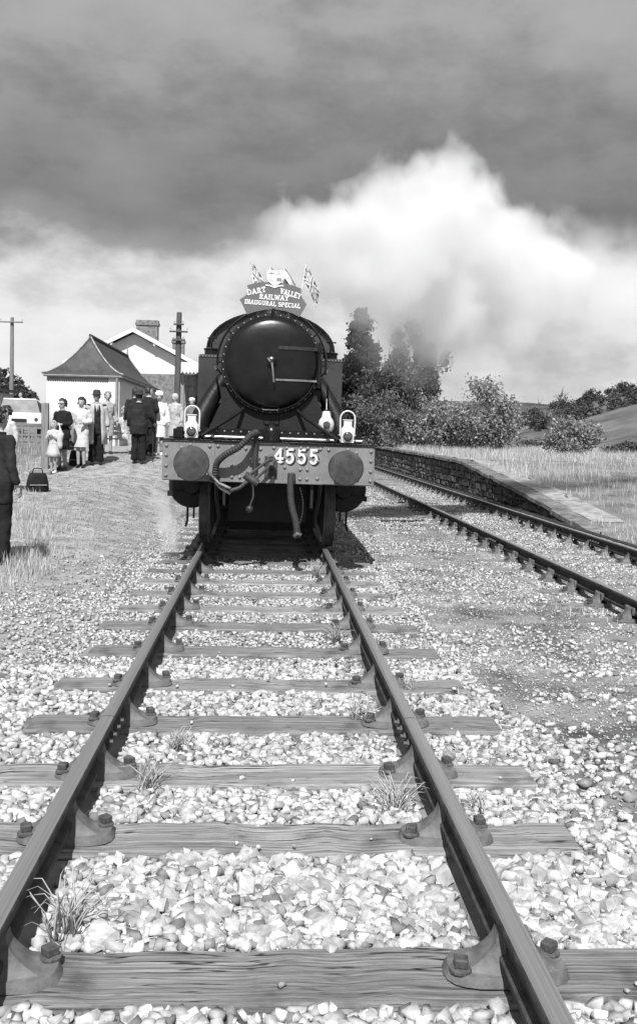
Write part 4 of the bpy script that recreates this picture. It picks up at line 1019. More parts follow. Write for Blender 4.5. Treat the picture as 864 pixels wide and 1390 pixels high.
# ------------------------------------------------------------------ telegraph poles
m_pole = mat('creosoted_pole', .075, .3, 6, .85, .4, 30, stretch=(4, 4, .4))
m_pole2 = mat('grey_pole', .18, .25, 6, .85, .4, 30, stretch=(4, 4, .4))
m_ins = mat('porcelain', .5, .1, 5, .25)
def pole(label, x, y, z0, z1, r, arms, m, lean=0):
    t = thing('telegraph_pole', label, 'pole', (x, y, z0)); h = z1-z0
    MB().tube([(0, 0, -.2), (lean*.5, 0, h*.5), (lean, 0, h)], [r*1.15, r, r*.8], 12).build('shaft', m, t)
    for az, w in arms:
        a = MB().box(-w/2+lean, w/2+lean, -r-.10, -r*.6, az-z0-.03, az-z0+.03, c=.006).build('cross_arm', m, t, smooth=False)
        for s in ([-.46, .46] if w > .6 else [-.4, .4]):
            b = MB(); b.tube([(s*w+lean, -r-.05, az-z0+.046), (s*w+lean, -r-.05, az-z0+.11)], .012, 6); b.lathe([(.03, 0), (.04, .02), (.028, .05), (.034, .08), (.012, .11)], (s*w+lean, -r-.05, az-z0+.10), 'z', 10); b.build('insulator', m_ins, a)
    return t
pole('dark telegraph pole with short cross arms in front of the station canopy', -3.72, 40, .8, 6.25, .13, [(5.75, .42), (5.45, .74), (5.1, .5)], m_pole, .05)
pole('tall grey telegraph pole with one wide cross arm in the field by the wooded hill', -13.05, 50, 1.2, 6.95, .11, [(6.7, 1.15)], m_pole2)

# ------------------------------------------------------------------ fence and field things on the left
m_wood = mat('grey_fence_wood', .20, .3, 6, .85, .4, 40, stretch=(6, 6, .4))
def fence_post(label, x, y, h, w=.085):
    b = MB(); b.box(-w, w, -.06, .06, -.15, h, c=.01); o = b.build('fence_post', m_wood, None, smooth=False, loc=(x, y, gz(x, y)), rot=(0, R(rnd.uniform(-1, 1)), 0))
    return tag(o, label, 'post', 'fence posts by the path')
fence_post('stout wooden fence post standing behind the little girl', -5.12, 22.6, 1.55, .08)
kb = MB(); kb.box(-.26, .22, -.14, .14, -.05, .09, c=.03); tag(kb.build('stone_block', m_coping, None, smooth=False, loc=(-5.05, 22.0, gz(-5.05, 22.0))), 'pale stone block at the foot of the fence post', 'block')
fw = thing('picket_fence', 'low picket fence dividing the grass from the parked cars', 'fence', (-9.1, 31.0, gz(-8, 31.0)+.12))
for i in range(24): MB().box(-2.2+i*.22, -2.2+i*.22+.05, 0, .03, -.2, .42).build('picket', m_wood, fw, smooth=False)
for zz in (.12, .34): MB().box(-2.3, 3.0, .0301, .05, zz, zz+.05).build('rail', m_wood, fw, smooth=False)
m_carw = mat('white_car_paint', .78, .03, 2, .25, spec=.6); m_glass = mat('car_glass', .22, .2, 3, .06, spec=.9); m_tyre = mat('tyre', .02, .2, 10, .9); m_chr = mat('chrome', .6, .05, 4, .15, metal=1); m_card = mat('dark_car_paint', .10, .1, 2, .25, spec=.6); m_plate = mat('number_plate', .6, .1, 8, .5)
def car(label, x, y, rz, paint):
    t = thing('parked_car', label, 'car', (x, y, gz(x, y)), rz, 'cars parked beyond the fence')
    prof = [(-1.95, .35), (-2.0, .62), (-1.95, .85), (-1.25, .92), (.85, .95), (1.85, .82), (1.98, .6), (1.95, .33)]
    b = MB(); V = []
    for x_, k in ((-.78, .94), (-.72, 1.0), (.72, 1.0), (.78, .94)):
        V += [(x_, yy*(.985 if k < 1 else 1), .33+(zz-.33)*k) for yy, zz in prof]
    n = len(prof); fs = [tuple(range(n)), tuple(3*n+k for k in range(n))[::-1]]
    for i in range(3):
        for k in range(n): fs.append((i*n+k, i*n+(k+1) % n, (i+1)*n+(k+1) % n, (i+1)*n+k))
    b.add(V, fs); b.build('body', paint, t)
    cab_ = [(-1.05, .93), (-.75, 1.38), (.35, 1.42), (.9, .95)]
    V = [(-.70, yy, zz) if zz < 1 else (-.58, yy, zz) for yy, zz in cab_]+[(.70, yy, zz) if zz < 1 else (.58, yy, zz) for yy, zz in cab_]
    MB().hull(V).build('cabin', m_glass, t)
    MB().hull([(sx*.57, yy, zz) for sx in (-1, 1) for yy, zz in ((-.77, 1.385), (.38, 1.425), (-.7, 1.43), (.3, 1.46))]).build('roof', paint, t)
    for sx in (-1, 1):
        for sy in (-1.2, 1.25):
            w = MB().lathe([(.17, 0), (.29, .02), (.30, .08), (.29, .14), (.17, .16)], (sx*.66-.08, sy, .30), 'x', 20).build('wheel', m_tyre, t)
            MB().lathe([(.16, 0), (.12, .02)], (sx*.66+(.081 if sx > 0 else -.10), sy, .30), 'x', 14).build('hub_cap', m_chr, w)
        MB().lathe([(.07, 0), (.065, -.02), (.01, -.035)], (sx*.58, -1.985, .66), 'y', 14).build('tail_lamp', m_lens, t)
    MB().box(-.76, .76, -2.06, -2.0, .44, .52, c=.012).build('bumper', m_chr, t, smooth=False)
    MB().box(-.26, .26, -2.016, -2.0, .55, .68).build('number_plate', m_tyre, t, smooth=False)
    return t
car('white saloon car parked beyond the low picket fence, seen from behind', -9.2, 36.5, R(13), m_carw)
car('dark saloon car parked beyond the fence next to the white car', -9.3, 46.0, R(14), m_card)
# shed at the edge
sh_ = thing('goods_shed', 'pale lean-to shed with a dark overhanging roof at the far field edge', 'shed', (-12.75, 40, gz(-12.75, 40)))
MB().box(-1.6, 1.6, 0, 3, -.2, 1.75).build('wall', m_corr, sh_, smooth=False)
b = MB(); b.hull([(-1.9, -.5, 2.25), (1.9, -.5, 1.78), (1.9, 3.3, 1.78), (-1.9, 3.3, 2.25), (-1.9, -.5, 2.37), (1.9, -.5, 1.90), (1.9, 3.3, 1.90), (-1.9, 3.3, 2.37)]); b.build('roof', m_slate, sh_, smooth=False)
MB().box(1.35, 1.5, -.4, -.28, -.2, 1.76).build('post', m_pole, sh_, smooth=False)

# ------------------------------------------------------------------ people
m_skin = mat('skin', .34, .06, 8, .55); m_hair_d = mat('dark_hair', .025, .4, 40, .5, .6, 60, stretch=(1, 1, .25)); m_hair_l = mat('fair_hair', .35, .3, 40, .6, .6, 60, stretch=(1, 1, .25)); m_hair_g = mat('grey_hair', .30, .3, 40, .6, .6, 60)
def cloth(name, v, var=.12): return mat(name, v, var, 5, .9, .55, 9, spec=.15, bdist=.03)
c_black = cloth('black_cloth', .016, .3); c_char = cloth('charcoal_suit', .024, .3); c_white = cloth('white_wool', .52, .06); c_pale = cloth('pale_cotton', .46, .1); c_bright = cloth('bright_white_suit', .74, .05); c_rain = cloth('raincoat_cloth', .40, .1); c_grey = cloth('mid_grey_cloth', .14, .15); c_fawn = cloth('fawn_cloth', .32, .12); c_stock = cloth('stockings', .27, .1)
m_shoe = mat('black_leather', .018, .2, 10, .35); m_shoe_w = mat('white_leather', .7, .05, 10, .5); m_feat = mat('facial_feature', .06, .1, 10, .6); m_hat = mat('dark_felt', .03, .2, 20, .9); m_lens_d = mat('sunglass_lens', .006, .1, 5, .12)
Z = Vector((0, 0, 1))
def v3(*a): return Vector(a)
def remesh(o, vox, smooth=3):
    md = o.modifiers.new('skin', 'REMESH'); md.mode = 'VOXEL'; md.voxel_size = vox; md.use_smooth_shade = True
    if smooth:
        sm = o.modifiers.new('soft', 'SMOOTH'); sm.factor = .5; sm.iterations = smooth
FOLD_TX = bpy.data.textures.new('cloth_folds', 'CLOUDS'); FOLD_TX.noise_scale = .10; FOLD_TX.noise_depth = 1
def folds(o, amp):
    md = o.modifiers.new('folds', 'DISPLACE'); md.texture = FOLD_TX; md.strength = amp; md.mid_level = .5; md.texture_coords = 'LOCAL'
def limb(b, a, m, c, r, n=10):
    a, m, c = Vector(a), Vector(m), Vector(c); pts = []; rs = []
    for i in range(5): pts.append(a.lerp(m, i/5)); rs.append(r[0]+(r[1]-r[0])*i/5)
    for i in range(6): pts.append(m.lerp(c, i/5)); rs.append(r[1]+(r[2]-r[1])*i/5)
    # soften the bend
    q = list(pts)
    for i in range(1, len(pts)-1): q[i] = (pts[i-1]+pts[i]*2+pts[i+1])/4
    b.tube(q, rs, n)
ARM = {  # elbow, wrist for the +x arm (mirrored for the other)
 'down': ((.245, -.03, 1.15), (.265, .04, .90)), 'fold': ((.25, -.02, 1.16), (.10, .20, 1.13)), 'chest': ((.24, .02, 1.17), (.06, .17, 1.28)),
 'carry': ((.25, -.02, 1.15), (.28, .10, .93)), 'stick': ((.27, .03, 1.16), (.31, .24, 1.0)), 'back': ((.25, -.12, 1.16), (.10, -.20, 1.02)), 'lap': ((.22, .06, 1.16), (.12, .28, 1.02)), 'up': ((.25, .10, 1.20), (.14, .22, 1.42))}
def person(label, x, y, rz, h=1.72, arms=('down', 'down'), top=None, top_hem=.78, top_w=1.0, bottom=('trousers', None), legs=None, hair=None, hat=None, shoes=None, coat=None, female=False, glasses=False, shirt=None, drop=0.0, head_turn=0.0, stocking=None, z=None, hair_long=False, stance=.10, stride=0.0, curly=False):
    s = h/1.75
    t = thing('person', label, 'person', (x, y, gz(x, y)+.012 if z is None else z), rz, 'people waiting by the train'); t.scale = (s, s, s)
    if drop: hips = [v3(k*.085, 0, .92-drop) for k in (-1, 1)]
    else: hips = [v3(k*.085, 0, .92) for k in (-1, 1)]
    if legs is None:
        legs = [(v3(k*stance*.95, .02+k*stride*.4, .50), v3(k*stance, -.02+k*stride, .085)) for k in (-1, 1)]
    U = v3(0, 0, -drop)
    sh_w = .165 if female else .185
    tor = [(.86, 0, 0, .15, .105), (.93, 0, -.005, .165, .115), (1.08, 0, 0, .125 if female else .14, .095), (1.22, 0, .005, .145, .11), (1.35, 0, 0, sh_w-.01, .105), (1.43, 0, -.005, sh_w-.035, .085), (1.475, 0, -.005, .085, .065), (1.51, 0, 0, .056, .058), (1.56, 0, .008, .052, .056)]
    b = MB(); b.loft([(z_-drop, cx, cy_, rx, ry) for z_, cx, cy_, rx, ry in tor], 16)
    # head, turned on the neck
    hd = [(1.525, 0, .035, .030, .035), (1.54, 0, .03, .046, .055), (1.575, 0, .022, .061, .078), (1.62, 0, .012, .070, .090), (1.665, 0, .005, .075, .095), (1.705, 0, -.002, .070, .090), (1.735, 0, -.004, .048, .062), (1.75, 0, -.004, .015, .02)]
    ct, snt = math.cos(head_turn), math.sin(head_turn)
    hb_ = MB(); hb_.loft([(z_-drop, cx, cy_, rx, ry) for z_, cx, cy_, rx, ry in hd], 16)
    hb_.tube([(0, .095, 1.645-drop), (0, .115, 1.605-drop), (0, .095, 1.595-drop)], [.010, .016, .010], 6)
    for k in (-1, 1): hb_.ball((k*.074, -.005, 1.63-drop), (.012, .02, .032), 8)
    def turn(p): return (p[0]*ct-p[1]*snt, p[0]*snt+p[1]*ct, p[2])
    hb_.v = [turn(p) for p in hb_.v]; b.add(hb_.v, hb_.f)
    arms_j = []
    for k, a in zip((-1, 1), arms):
        el, wr = ARM[a] if isinstance(a, str) else a
        A = v3(k*sh_w, -.005, 1.415)+U; E_ = v3(k*el[0], el[1], el[2])+U; Wr = v3(k*wr[0], wr[1], wr[2])+U
        limb(b, A, E_, Wr, (.052, .042, .028)); d = (Wr-E_).normalized()
        side = d.cross(v3(0, 1, 0) if abs(d.y) < .7 else Z).normalized(); nrm = side.cross(d)
        # palm, four unequal curled fingers and a thumb from the side of the palm
        b.tube([Wr-d*.02, Wr+d*.03, Wr+d*.085], [.028, .036, .034], 8, flat=.55)
        inn = v3(-k, .3, 0); inn = (inn-d*inn.dot(d)).normalized()
        for f_, (o_, ln) in enumerate(((-.030, .068), (-.010, .080), (.010, .075), (.029, .058))):
            p0 = Wr+d*.075+nrm*o_; p1 = p0+d*ln*.55+nrm*o_*.15; p2 = p1+(d*.6+inn*.6)*ln*.5
            b.tube([p0, p1, p2], [.0105, .010, .0085], 6)
        p0 = Wr+d*.025+nrm*.03; b.tube([p0, p0+d*.035+nrm*.025+inn*.01, p0+d*.065+nrm*.022+inn*.025], [.013, .011, .009], 6)
        arms_j.append((A, E_, Wr, d))
    for hp_, (kn, an) in zip(hips, legs):
        limb(b, hp_, kn, an, (.085, .058, .040)); limb(b, hp_, hp_.lerp(kn, .5), kn, (.09, .078, .058))
        b.tube([kn.lerp(an, .1), kn.lerp(an, .35), kn.lerp(an, .7)], [.054, .058, .044], 8)
        b.tube([an+v3(0, -.03, -.03), an+v3(0, .05, -.05), an+v3(0, .15, -.062)], [.035, .036, .026], 8)
    bo = b.build('body', m_skin, t, smooth='all'); remesh(bo, .0175, 1)
    # eyes, brows, mouth
    b = MB()
    for k in (-1, 1):
        b2 = MB(); b2.ball((k*.030, .090, 1.648-drop), (.013, .006, .008), 8); b2.v = [turn(p) for p in b2.v]; b2.build('eye', m_feat, t)
    b2 = MB(); b2.ball((0, .094, 1.567-drop), (.022, .007, .006), 8); b2.v = [turn(p) for p in b2.v]; b2.build('mouth', m_feat, t)
    if glasses:
        b2 = MB()
        for k in (-1, 1): b2.ball((k*.032, .098, 1.648-drop), (.028, .009, .020), 10); b2.tube([(k*.055, .09, 1.652-drop), (k*.078, .0, 1.65-drop)], .005, 5)
        b2.v = [turn(p) for p in b2.v]; b2.build('sunglasses', m_lens_d, t)
    # clothes
    if top:
        b = MB(); w = top_w
        rg = [(top_hem, 0, 0, .185*w, .135*w), (max(.93, top_hem+.02), 0, -.005, .19*w, .14*w), (1.08, 0, 0, (.155 if female else .172)*w, .12*w), (1.22, 0, .005, .175*w, .135*w), (1.35, 0, 0, sh_w+.02, .128), (1.43, 0, -.005, sh_w-.01, .105), (1.478, 0, -.005, .10, .08), (1.49, 0, -.005, .07, .068)]
        rg = [r_ for r_ in rg if r_[0] >= top_hem]
        b.loft([(z_-drop, cx, cy_, rx, ry) for z_, cx, cy_, rx, ry in rg], 18)
        for A, E_, Wr, d in arms_j:
            limb(b, A, E_, Wr-d*.02, (.075, .062, .048)); b.ball(tuple(A+v3(0, 0, -.005)), (.072, .075, .062), 10)
        jo = b.build('jacket' if not drop else 'dress_top', top, t, smooth='all'); remesh(jo, .020, 1); folds(jo, .030)
        for k in range(3 if not female else 2): b2 = MB()
    if shirt:
        hem = 1.10; b = MB(); b.hull([(-.055, .088, 1.47), (.055, .088, 1.47), (0, .158, 1.20), (0, .10, 1.2), (-.04, .05, 1.47), (.04, .05, 1.47), (0, .135, 1.42)]); b.v = [(p[0], p[1], p[2]-drop) for p in b.v]; so = b.build('shirt_front', shirt, t)
        b = MB(); b.hull([(-.012, .118, 1.45), (.012, .118, 1.45), (-.018, .158, 1.25), (.018, .158, 1.25), (0, .168, 1.21), (0, .10, 1.35)]); b.v = [(p[0], p[1], p[2]-drop) for p in b.v]; b.build('tie', c_black, t)
    if top and not female:
        b2 = MB(); b2.tube([(.064*math.cos(R(a)), .062*math.sin(R(a))-.004, 1.497-drop+.012*math.cos(R(a+90))) for a in range(0, 361, 24)], .013, 6); b2.build('shirt_collar', c_white, t)
        b2 = MB(); b2.tube([(.082*math.cos(R(a)), .078*math.sin(R(a))-.006, 1.482-drop) for a in range(120, 421, 20)], .017, 6); b2.build('jacket_collar', top, t)
    kind, bm_ = bottom
    if kind == 'trousers' and bm_:
        b = MB(); b.loft([(.80-drop, 0, 0, .16, .115), (.90-drop, 0, -.005, .178, .125), (1.02-drop, 0, 0, .155, .11)], 16)
        for hp_, (kn, an) in zip(hips, legs):
            limb(b, hp_, kn, an+v3(0, 0, .0), (.105, .088, .092)); limb(b, hp_, hp_.lerp(kn, .5), kn, (.11, .10, .088))
        o_ = b.build('trousers', bm_, t, smooth='all'); remesh(o_, .021, 1); folds(o_, .035)
    elif kind == 'skirt' and bm_:
        hemz, hw_ = (.52, .20)
        b = MB()
        if drop:
            b.loft([(.40, 0, .02, .19, .16), (.52, 0, 0, .19, .15), (.62, 0, 0, .16, .12)], 18)
            limb(b, hips[0], hips[0].lerp(legs[0][0], .5), legs[0][0], (.12, .115, .10)); limb(b, hips[1], hips[1].lerp(legs[1][0], .5), legs[1][0], (.12, .115, .10))
            b.tube([(0, .05, .47), (0, .40, .50)], [.13, .12], 12); o_ = b.build('skirt', bm_, t, smooth='all'); remesh(o_, .017, 2)
        else:
            b.loft([(hemz, 0, .01, hw_, .155), (.72, 0, .005, .192, .148), (.90, 0, -.005, .185, .14), (1.05, 0, 0, .145, .11)], 22); b.build('skirt', bm_, t, smooth=True)
    elif kind == 'dress' and bm_:
        b = MB(); n = 36; V = []
        for zz, rr in ((.56, .27), (.7, .235), (.9, .19), (1.08, .145), (1.2, .15)):
            for j in range(n):
                g = 2*math.pi*j/n; fold = 1+.07*math.sin(j*6*2*math.pi/n*1.0)*(1.2-zz)*1.4; V.append((rr*fold*math.cos(g), rr*.78*fold*math.sin(g), zz))
        fs = [(i*n+j, i*n+(j+1) % n, (i+1)*n+(j+1) % n, (i+1)*n+j) for i in range(4) for j in range(n)]+[tuple(range(n))[::-1], tuple(4*n+j for j in range(n))]
        b.add(V, fs); b.build('dress_skirt', bm_, t, smooth='all')
    if coat:   # open coat hanging at the sides and back
        b = MB(); n = 22; V = []; a0, a1 = R(112), R(428)
        for zz, rx, ry in ((.50, .27, .20), (.8, .245, .18), (1.08, .215, .155), (1.3, .215, .15), (1.42, .18, .12), (1.49, .085, .085)):
            for j in range(n):
                g = a0+(a1-a0)*j/(n-1); V.append((rx*math.cos(g), ry*math.sin(g), zz))
        b.add(V, [(i*n+j, i*n+j+1, (i+1)*n+j+1, (i+1)*n+j) for i in range(5) for j in range(n-1)])
        co = b.build('open_coat', coat, t, smooth='all'); md = co.modifiers.new('cloth', 'SOLIDIFY'); md.thickness = .012
        for A, E_, Wr, d in arms_j:
            b = MB(); limb(b, A+v3(0, 0, .005), E_, Wr-d*.03, (.088, .074, .062)); b.build('coat_sleeve', coat, t, smooth='all')
    if stocking:
        for hp_, (kn, an) in zip(hips, legs):
            b = MB(); limb(b, hp_.lerp(kn, .6), kn, an, (.078, .063, .045)); b.tube([kn.lerp(an, .1), kn.lerp(an, .35), kn.lerp(an, .7)], [.058, .062, .048], 8); b.build('stocking', stocking, t, smooth='all')
    if shoes:
        for hp_, (kn, an) in zip(hips, legs):
            b = MB(); sa = v3(an.x, an.y, 0)
            zb = an.z-.085
            b.loft([(zb+.001, an.x, an.y+.06, .042, .135), (zb+.03, an.x, an.y+.06, .046, .14), (zb+.06, an.x, an.y+.035, .040, .105), (zb+.085, an.x, an.y-.01, .038, .055)], 14); b.build('shoe', shoes, t, smooth=True)
    if hair:
        b = MB(); n, kk = 20, 12; big = 1.12 if not female else 1.26
        for i in range(kk+1):
            a = math.pi*i/kk
            for j in range(n):
                g = 2*math.pi*j/n; ux, uy, uz = math.sin(a)*math.cos(g), math.sin(a)*math.sin(g), -math.cos(a)
                f = big
                if uy > .28 and uz < .60: f = .78
                if uz < -.55 and not hair_long: f = .75
                jit = 1+.05*math.sin(j*2.7+i*1.9)
                zz = uz*.105*f*jit*(1.0 if uz > 0 else (1.5 if hair_long else 1.0))
                b.v.append(turn((ux*.078*f*jit, uy*.098*f*jit-.006, 1.655+zz-drop)))
        for i in range(kk):
            for j in range(n): b.f.append((i*n+j, i*n+(j+1) % n, (i+1)*n+(j+1) % n, (i+1)*n+j)); b.m.append(0)
        hr_ = random.Random(int(abs(x*100)+abs(y*37)))
        for _ in range(70):
            a, e_ = hr_.uniform(0, 6.28), hr_.uniform(-.5, 1.4); ux, uy, uz = math.cos(e_)*math.cos(a), math.cos(e_)*math.sin(a), math.sin(e_)
            if uy > .25 and uz < .62: continue
            b.ball(turn((ux*.076*big, uy*.096*big-.006, 1.655+uz*.103*big-drop)), hr_.uniform(.016, .028) if female or curly else .012, 6)
        b.build('hair', hair, t, smooth='all')
    if hat:
        style, hm = hat; b = MB()
        if style == 'trilby':
            b.loft([(1.690, 0, 0, .150, .170), (1.697, 0, 0, .152, .172), (1.705, 0, 0, .098, .115), (1.75, 0, 0, .093, .112), (1.80, 0, -.005, .080, .100), (1.815, 0, -.005, .05, .075), (1.807, 0, -.005, .02, .04)], 22)
        elif style == 'turban':
            b.loft([(1.66, 0, -.012, .092, .106), (1.69, 0, -.01, .108, .122), (1.74, 0, -.012, .105, .118), (1.79, 0, -.015, .085, .095), (1.815, 0, -.015, .04, .05)], 20)
        else:   # scarf
            b.loft([(1.56, 0, -.035, .07, .07), (1.62, 0, -.025, .088, .095), (1.68, 0, -.016, .092, .105), (1.73, 0, -.012, .08, .092), (1.768, 0, -.012, .04, .05)], 18)
        b.v = [turn((p[0], p[1], p[2]-drop)) for p in b.v]; ho = b.build('hat' if style != 'scarf' else 'headscarf', hm, t, smooth='all')
        if style == 'turban':
            b = MB()
            for i in range(26):
                a = rnd.uniform(0, 6.28); zz = rnd.uniform(1.68, 1.80); rr = .105 if zz < 1.76 else .075
                b.ball(turn((rr*math.cos(a), rr*1.1*math.sin(a)-.012, zz-drop)), .018, 6)
            b.build('petal', hm, ho, smooth='all')
    return t
PI = math.pi
# the group by the fence, facing the camera and the train
person('man in dark suit with curly dark hair on the grass edge, back turned', -2.96, 10.8, R(-35), 1.74, ('down', 'down'), c_char, .70, 1.06, ('trousers', c_black), hair=m_hair_d, shoes=m_shoe, head_turn=R(-10), stance=.09, curly=True)
person('woman in a long pale coat half hidden behind the dark suited man on the grass', -4.95, 18.6, R(150), 1.62, ('down', 'carry'), c_pale, .62, 1.0, ('skirt', c_pale), hair=m_hair_d, shoes=m_shoe_w, female=True)
person('little girl in a pale short dress hugging a white bundle beside the fence post', -4.83, 22.15, R(160), 1.17, ('chest', 'chest'), c_pale, 1.0, .95, ('dress', c_pale), hair=m_hair_l, shoes=m_shoe_w, female=True, hair_long=True, stance=.075, head_turn=R(-12))
person('woman in black jacket and dark skirt wearing sunglasses behind the little girl', -4.72, 22.55, R(158), 1.63, ('fold', 'fold'), c_black, .76, 1.12, ('skirt', c_black), hair=m_hair_d, shoes=m_shoe, female=True, glasses=True, stocking=c_stock, head_turn=R(-8), stance=.08)
person('woman in white suit with dark bouffant hair carrying a black handbag', -4.35, 22.9, R(176), 1.63, ('fold', 'carry'), c_white, .80, 1.02, ('skirt', c_white), hair=m_hair_d, shoes=m_shoe, female=True, head_turn=R(-6), stance=.07)
person('man in dark trilby and open raincoat over a dark suit', -4.07, 23.3, R(200), 1.74, ('down', 'carry'), c_char, .74, 1.0, ('trousers', c_black), hat=('trilby', m_hat), shoes=m_shoe, coat=c_rain, shirt=c_white, hair=m_hair_d, head_turn=R(-20))
person('grey haired woman in fawn coat standing behind the raincoated man', -4.12, 25.2, R(200), 1.60, ('down', 'down'), c_fawn, .60, 1.05, ('skirt', c_fawn), hair=m_hair_g, shoes=m_shoe, female=True)
seat_legs = [(v3(-.09, .42, .47), v3(-.10, .50, .085)), (v3(.09, .43, .47), v3(.12, .62, .085))]
person('woman in pale print dress seated on a bench against the corrugated hut', -3.78, 25.9, R(215), 1.64, ('lap', 'lap'), c_pale, .84, 1.0, ('skirt', c_pale), legs=seat_legs, hair=m_hair_g, shoes=m_shoe_w, female=True, drop=.45)
person('stout man in dark suit and hat leaning on a walking stick, back turned', -3.10, 23.6, R(-8), 1.74, ('down', 'stick'), c_char, .72, 1.20, ('trousers', c_black), hat=('trilby', m_hat), hair=m_hair_d, shoes=m_shoe, stance=.10)
person('dark suited bare headed man just beyond the man with the walking stick', -3.02, 24.9, R(-25), 1.76, ('down', 'fold'), c_char, .72, 1.1, ('trousers', c_black), hair=m_hair_d, shoes=m_shoe, head_turn=R(-40))
person('man in dark jacket and light trousers behind the man with the walking stick', -3.42, 25.3, R(10), 1.72, ('down', 'down'), c_char, .74, 1.08, ('trousers', c_fawn), hair=m_hair_d, shoes=m_shoe)
person('woman in white two piece suit and white petal hat facing the train', -2.78, 25.1, R(183), 1.62, ('down', 'down'), c_bright, .84, 1.12, ('skirt', c_bright), hat=('turban', c_bright), hair=m_hair_g, shoes=m_shoe_w, female=True, stocking=c_stock, stance=.08)
person('woman in pale coat and light headscarf behind the white suited woman with petal hat', -2.52, 26.6, R(150), 1.64, ('down', 'down'), c_rain, .55, 1.05, ('skirt', c_rain), hat=('scarf', c_pale), shoes=m_shoe, female=True)
person('distant woman in white hat and dark coat under the canopy beside the engine', -2.55, 33.0, R(175), 1.66, ('down', 'fold'), c_grey, .60, 1.1, ('skirt', c_grey), hat=('turban', c_white), shoes=m_shoe, female=True)
person('man in grey suit beside the white hatted woman under the canopy', -2.15, 34.2, R(190), 1.74, ('down', 'down'), c_grey, .72, 1.0, ('trousers', c_grey), hair=m_hair_d, shoes=m_shoe)
person('person in white top standing beyond the white car in the field', -10.3, 41.0, R(120), 1.74, ('fold', 'down'), c_white, .80, 1.1, ('trousers', c_grey), hair=m_hair_d, shoes=m_shoe)
# bench, bags, stick
bn = thing('bench', 'dark wooden bench under the seated woman', 'bench', (-3.95, 26.15, gz(-3.95, 26.15)+.012), R(35))
for i in range(4): MB().box(-.8, .8, -.20+i*.105, -.115+i*.105, .36, .39, c=.004).build('slat', m_pole, bn, smooth=False)
for i in range(3): MB().box(-.8, .8, .23+i*.012, .26+i*.012, .48+i*.13, .57+i*.13, c=.004).build('back_slat', m_pole, bn, smooth=False)
for sx in (-.7, .7): MB().box(sx-.035, sx+.035, -.18, -.12, 0, .358).build('leg', m_pole, bn, smooth=False); MB().box(sx-.035, sx+.035, .18, .228, 0, .85).build('leg', m_pole, bn, smooth=False)
def bag(name, label, x, y, z, rz, w, d, h, m, strap):
    t = thing(name, label, 'bag', (x, y, z), rz)
    b = MB(); b.loft([(0, 0, 0, w*.5, d*.5), (h*.08, 0, 0, w*.54, d*.56), (h*.5, 0, 0, w*.52, d*.52), (h*.85, 0, 0, w*.44, d*.34), (h, 0, 0, w*.38, d*.14)], 18); b.build('body', m, t, smooth='all')
    MB().tube([(-w*.25, 0, h*.95), (-w*.2, 0, h+strap*.8), (0, 0, h+strap), (w*.2, 0, h+strap*.8), (w*.25, 0, h*.95)], .012, 8).build('handle', m, t)
    MB().box(-w*.40, w*.40, -d*.56, -d*.48, h*.35, h*.40).build('band', m_trim, t, smooth=False)
    return t
bag('holdall', 'bulky black holdall standing on the path edge near the fence post', -4.42, 18.9, gz(-4.42, 18.9)+.012, R(20), .40, .28, .36, c_black, .10)
bag('holdall', 'black bag on the ground between the sunglasses woman and the white suit', -4.50, 23.15, gz(-4.5, 23.15)+.012, R(0), .34, .24, .36, c_black, .08)
hbg = bag('handbag', 'shiny black handbag held low by the woman in white suit', -4.60, 22.74, gz(-4.58, 22.78)+.44, R(70), .34, .13, .22, m_shoe, .16)
bd_ = MB(); bd_.loft([(0, .02, 0, .05, .05), (.10, .01, 0, .09, .07), (.22, 0, 0, .08, .07), (.32, .01, 0, .10, .09), (.42, .03, 0, .10, .09), (.48, .03, 0, .05, .05), (.60, .0, 0, .022, .03), (.70, -.01, 0, .01, .012)], 14)
bd_.v = [(a*.72, b*.72, c*.8) for a, b, c in bd_.v]
tag(bd_.build('soft_bundle', c_white, None, smooth='all', loc=(-4.66, 22.0, gz(-4.66, 22)+.60)), 'white soft bundle hugged by the little girl', 'bundle')
wx, wy = -3.10+.315, 23.6+.30
tag(MB().tube([(0, 0, 0), (0, -.02, .5), (0, -.05, .93), (0, -.07, .99), (0, -.12, 1.01), (0, -.16, .98)], [.012, .013, .014, .014, .014, .013], 8).build('walking_stick', m_hat, None, loc=(wx, wy, gz(wx, wy)+.012)), 'walking stick planted beside the stout dark suited man', 'stick')

# ------------------------------------------------------------------ trees, bushes, grass
def leaf_quads(P, size, tone, droop=0.0, aspect=.55):
    n = len(P); a = nrg.normal(size=(n, 3)); a[:, 2] -= droop; a /= np.linalg.norm(a, axis=1)[:, None]
    b = nrg.normal(size=(n, 3)); b -= a*(a*b).sum(1)[:, None]; b /= np.linalg.norm(b, axis=1)[:, None]
    s = (size*nrg.uniform(.6, 1.4, n))[:, None]
    V = np.stack([P-a*s, P-b*s*aspect, P+a*s, P+b*s*aspect], 1).reshape(-1, 3)
    F = np.arange(4*n).reshape(n, 4); return V, F, np.repeat(tone, 1)
def crown_pts(c, r, n, clumps, spread, seed, shell=.55):
    g = np.random.default_rng(seed); d = g.normal(size=(clumps, 3)); d /= np.linalg.norm(d, axis=1)[:, None]
    rad = shell+(1-shell)*g.uniform(0, 1, clumps)**.6; C = np.array(c)+d*rad[:, None]*np.array(r)*g.uniform(.85, 1.12, clumps)[:, None]
    w = g.integers(0, clumps, n); P = C[w]+g.normal(size=(n, 3))*np.array(r)*spread
    tone = (.75+.5*g.uniform(0, 1, clumps))[w]*g.uniform(.6, 1.45, n); return P, tone
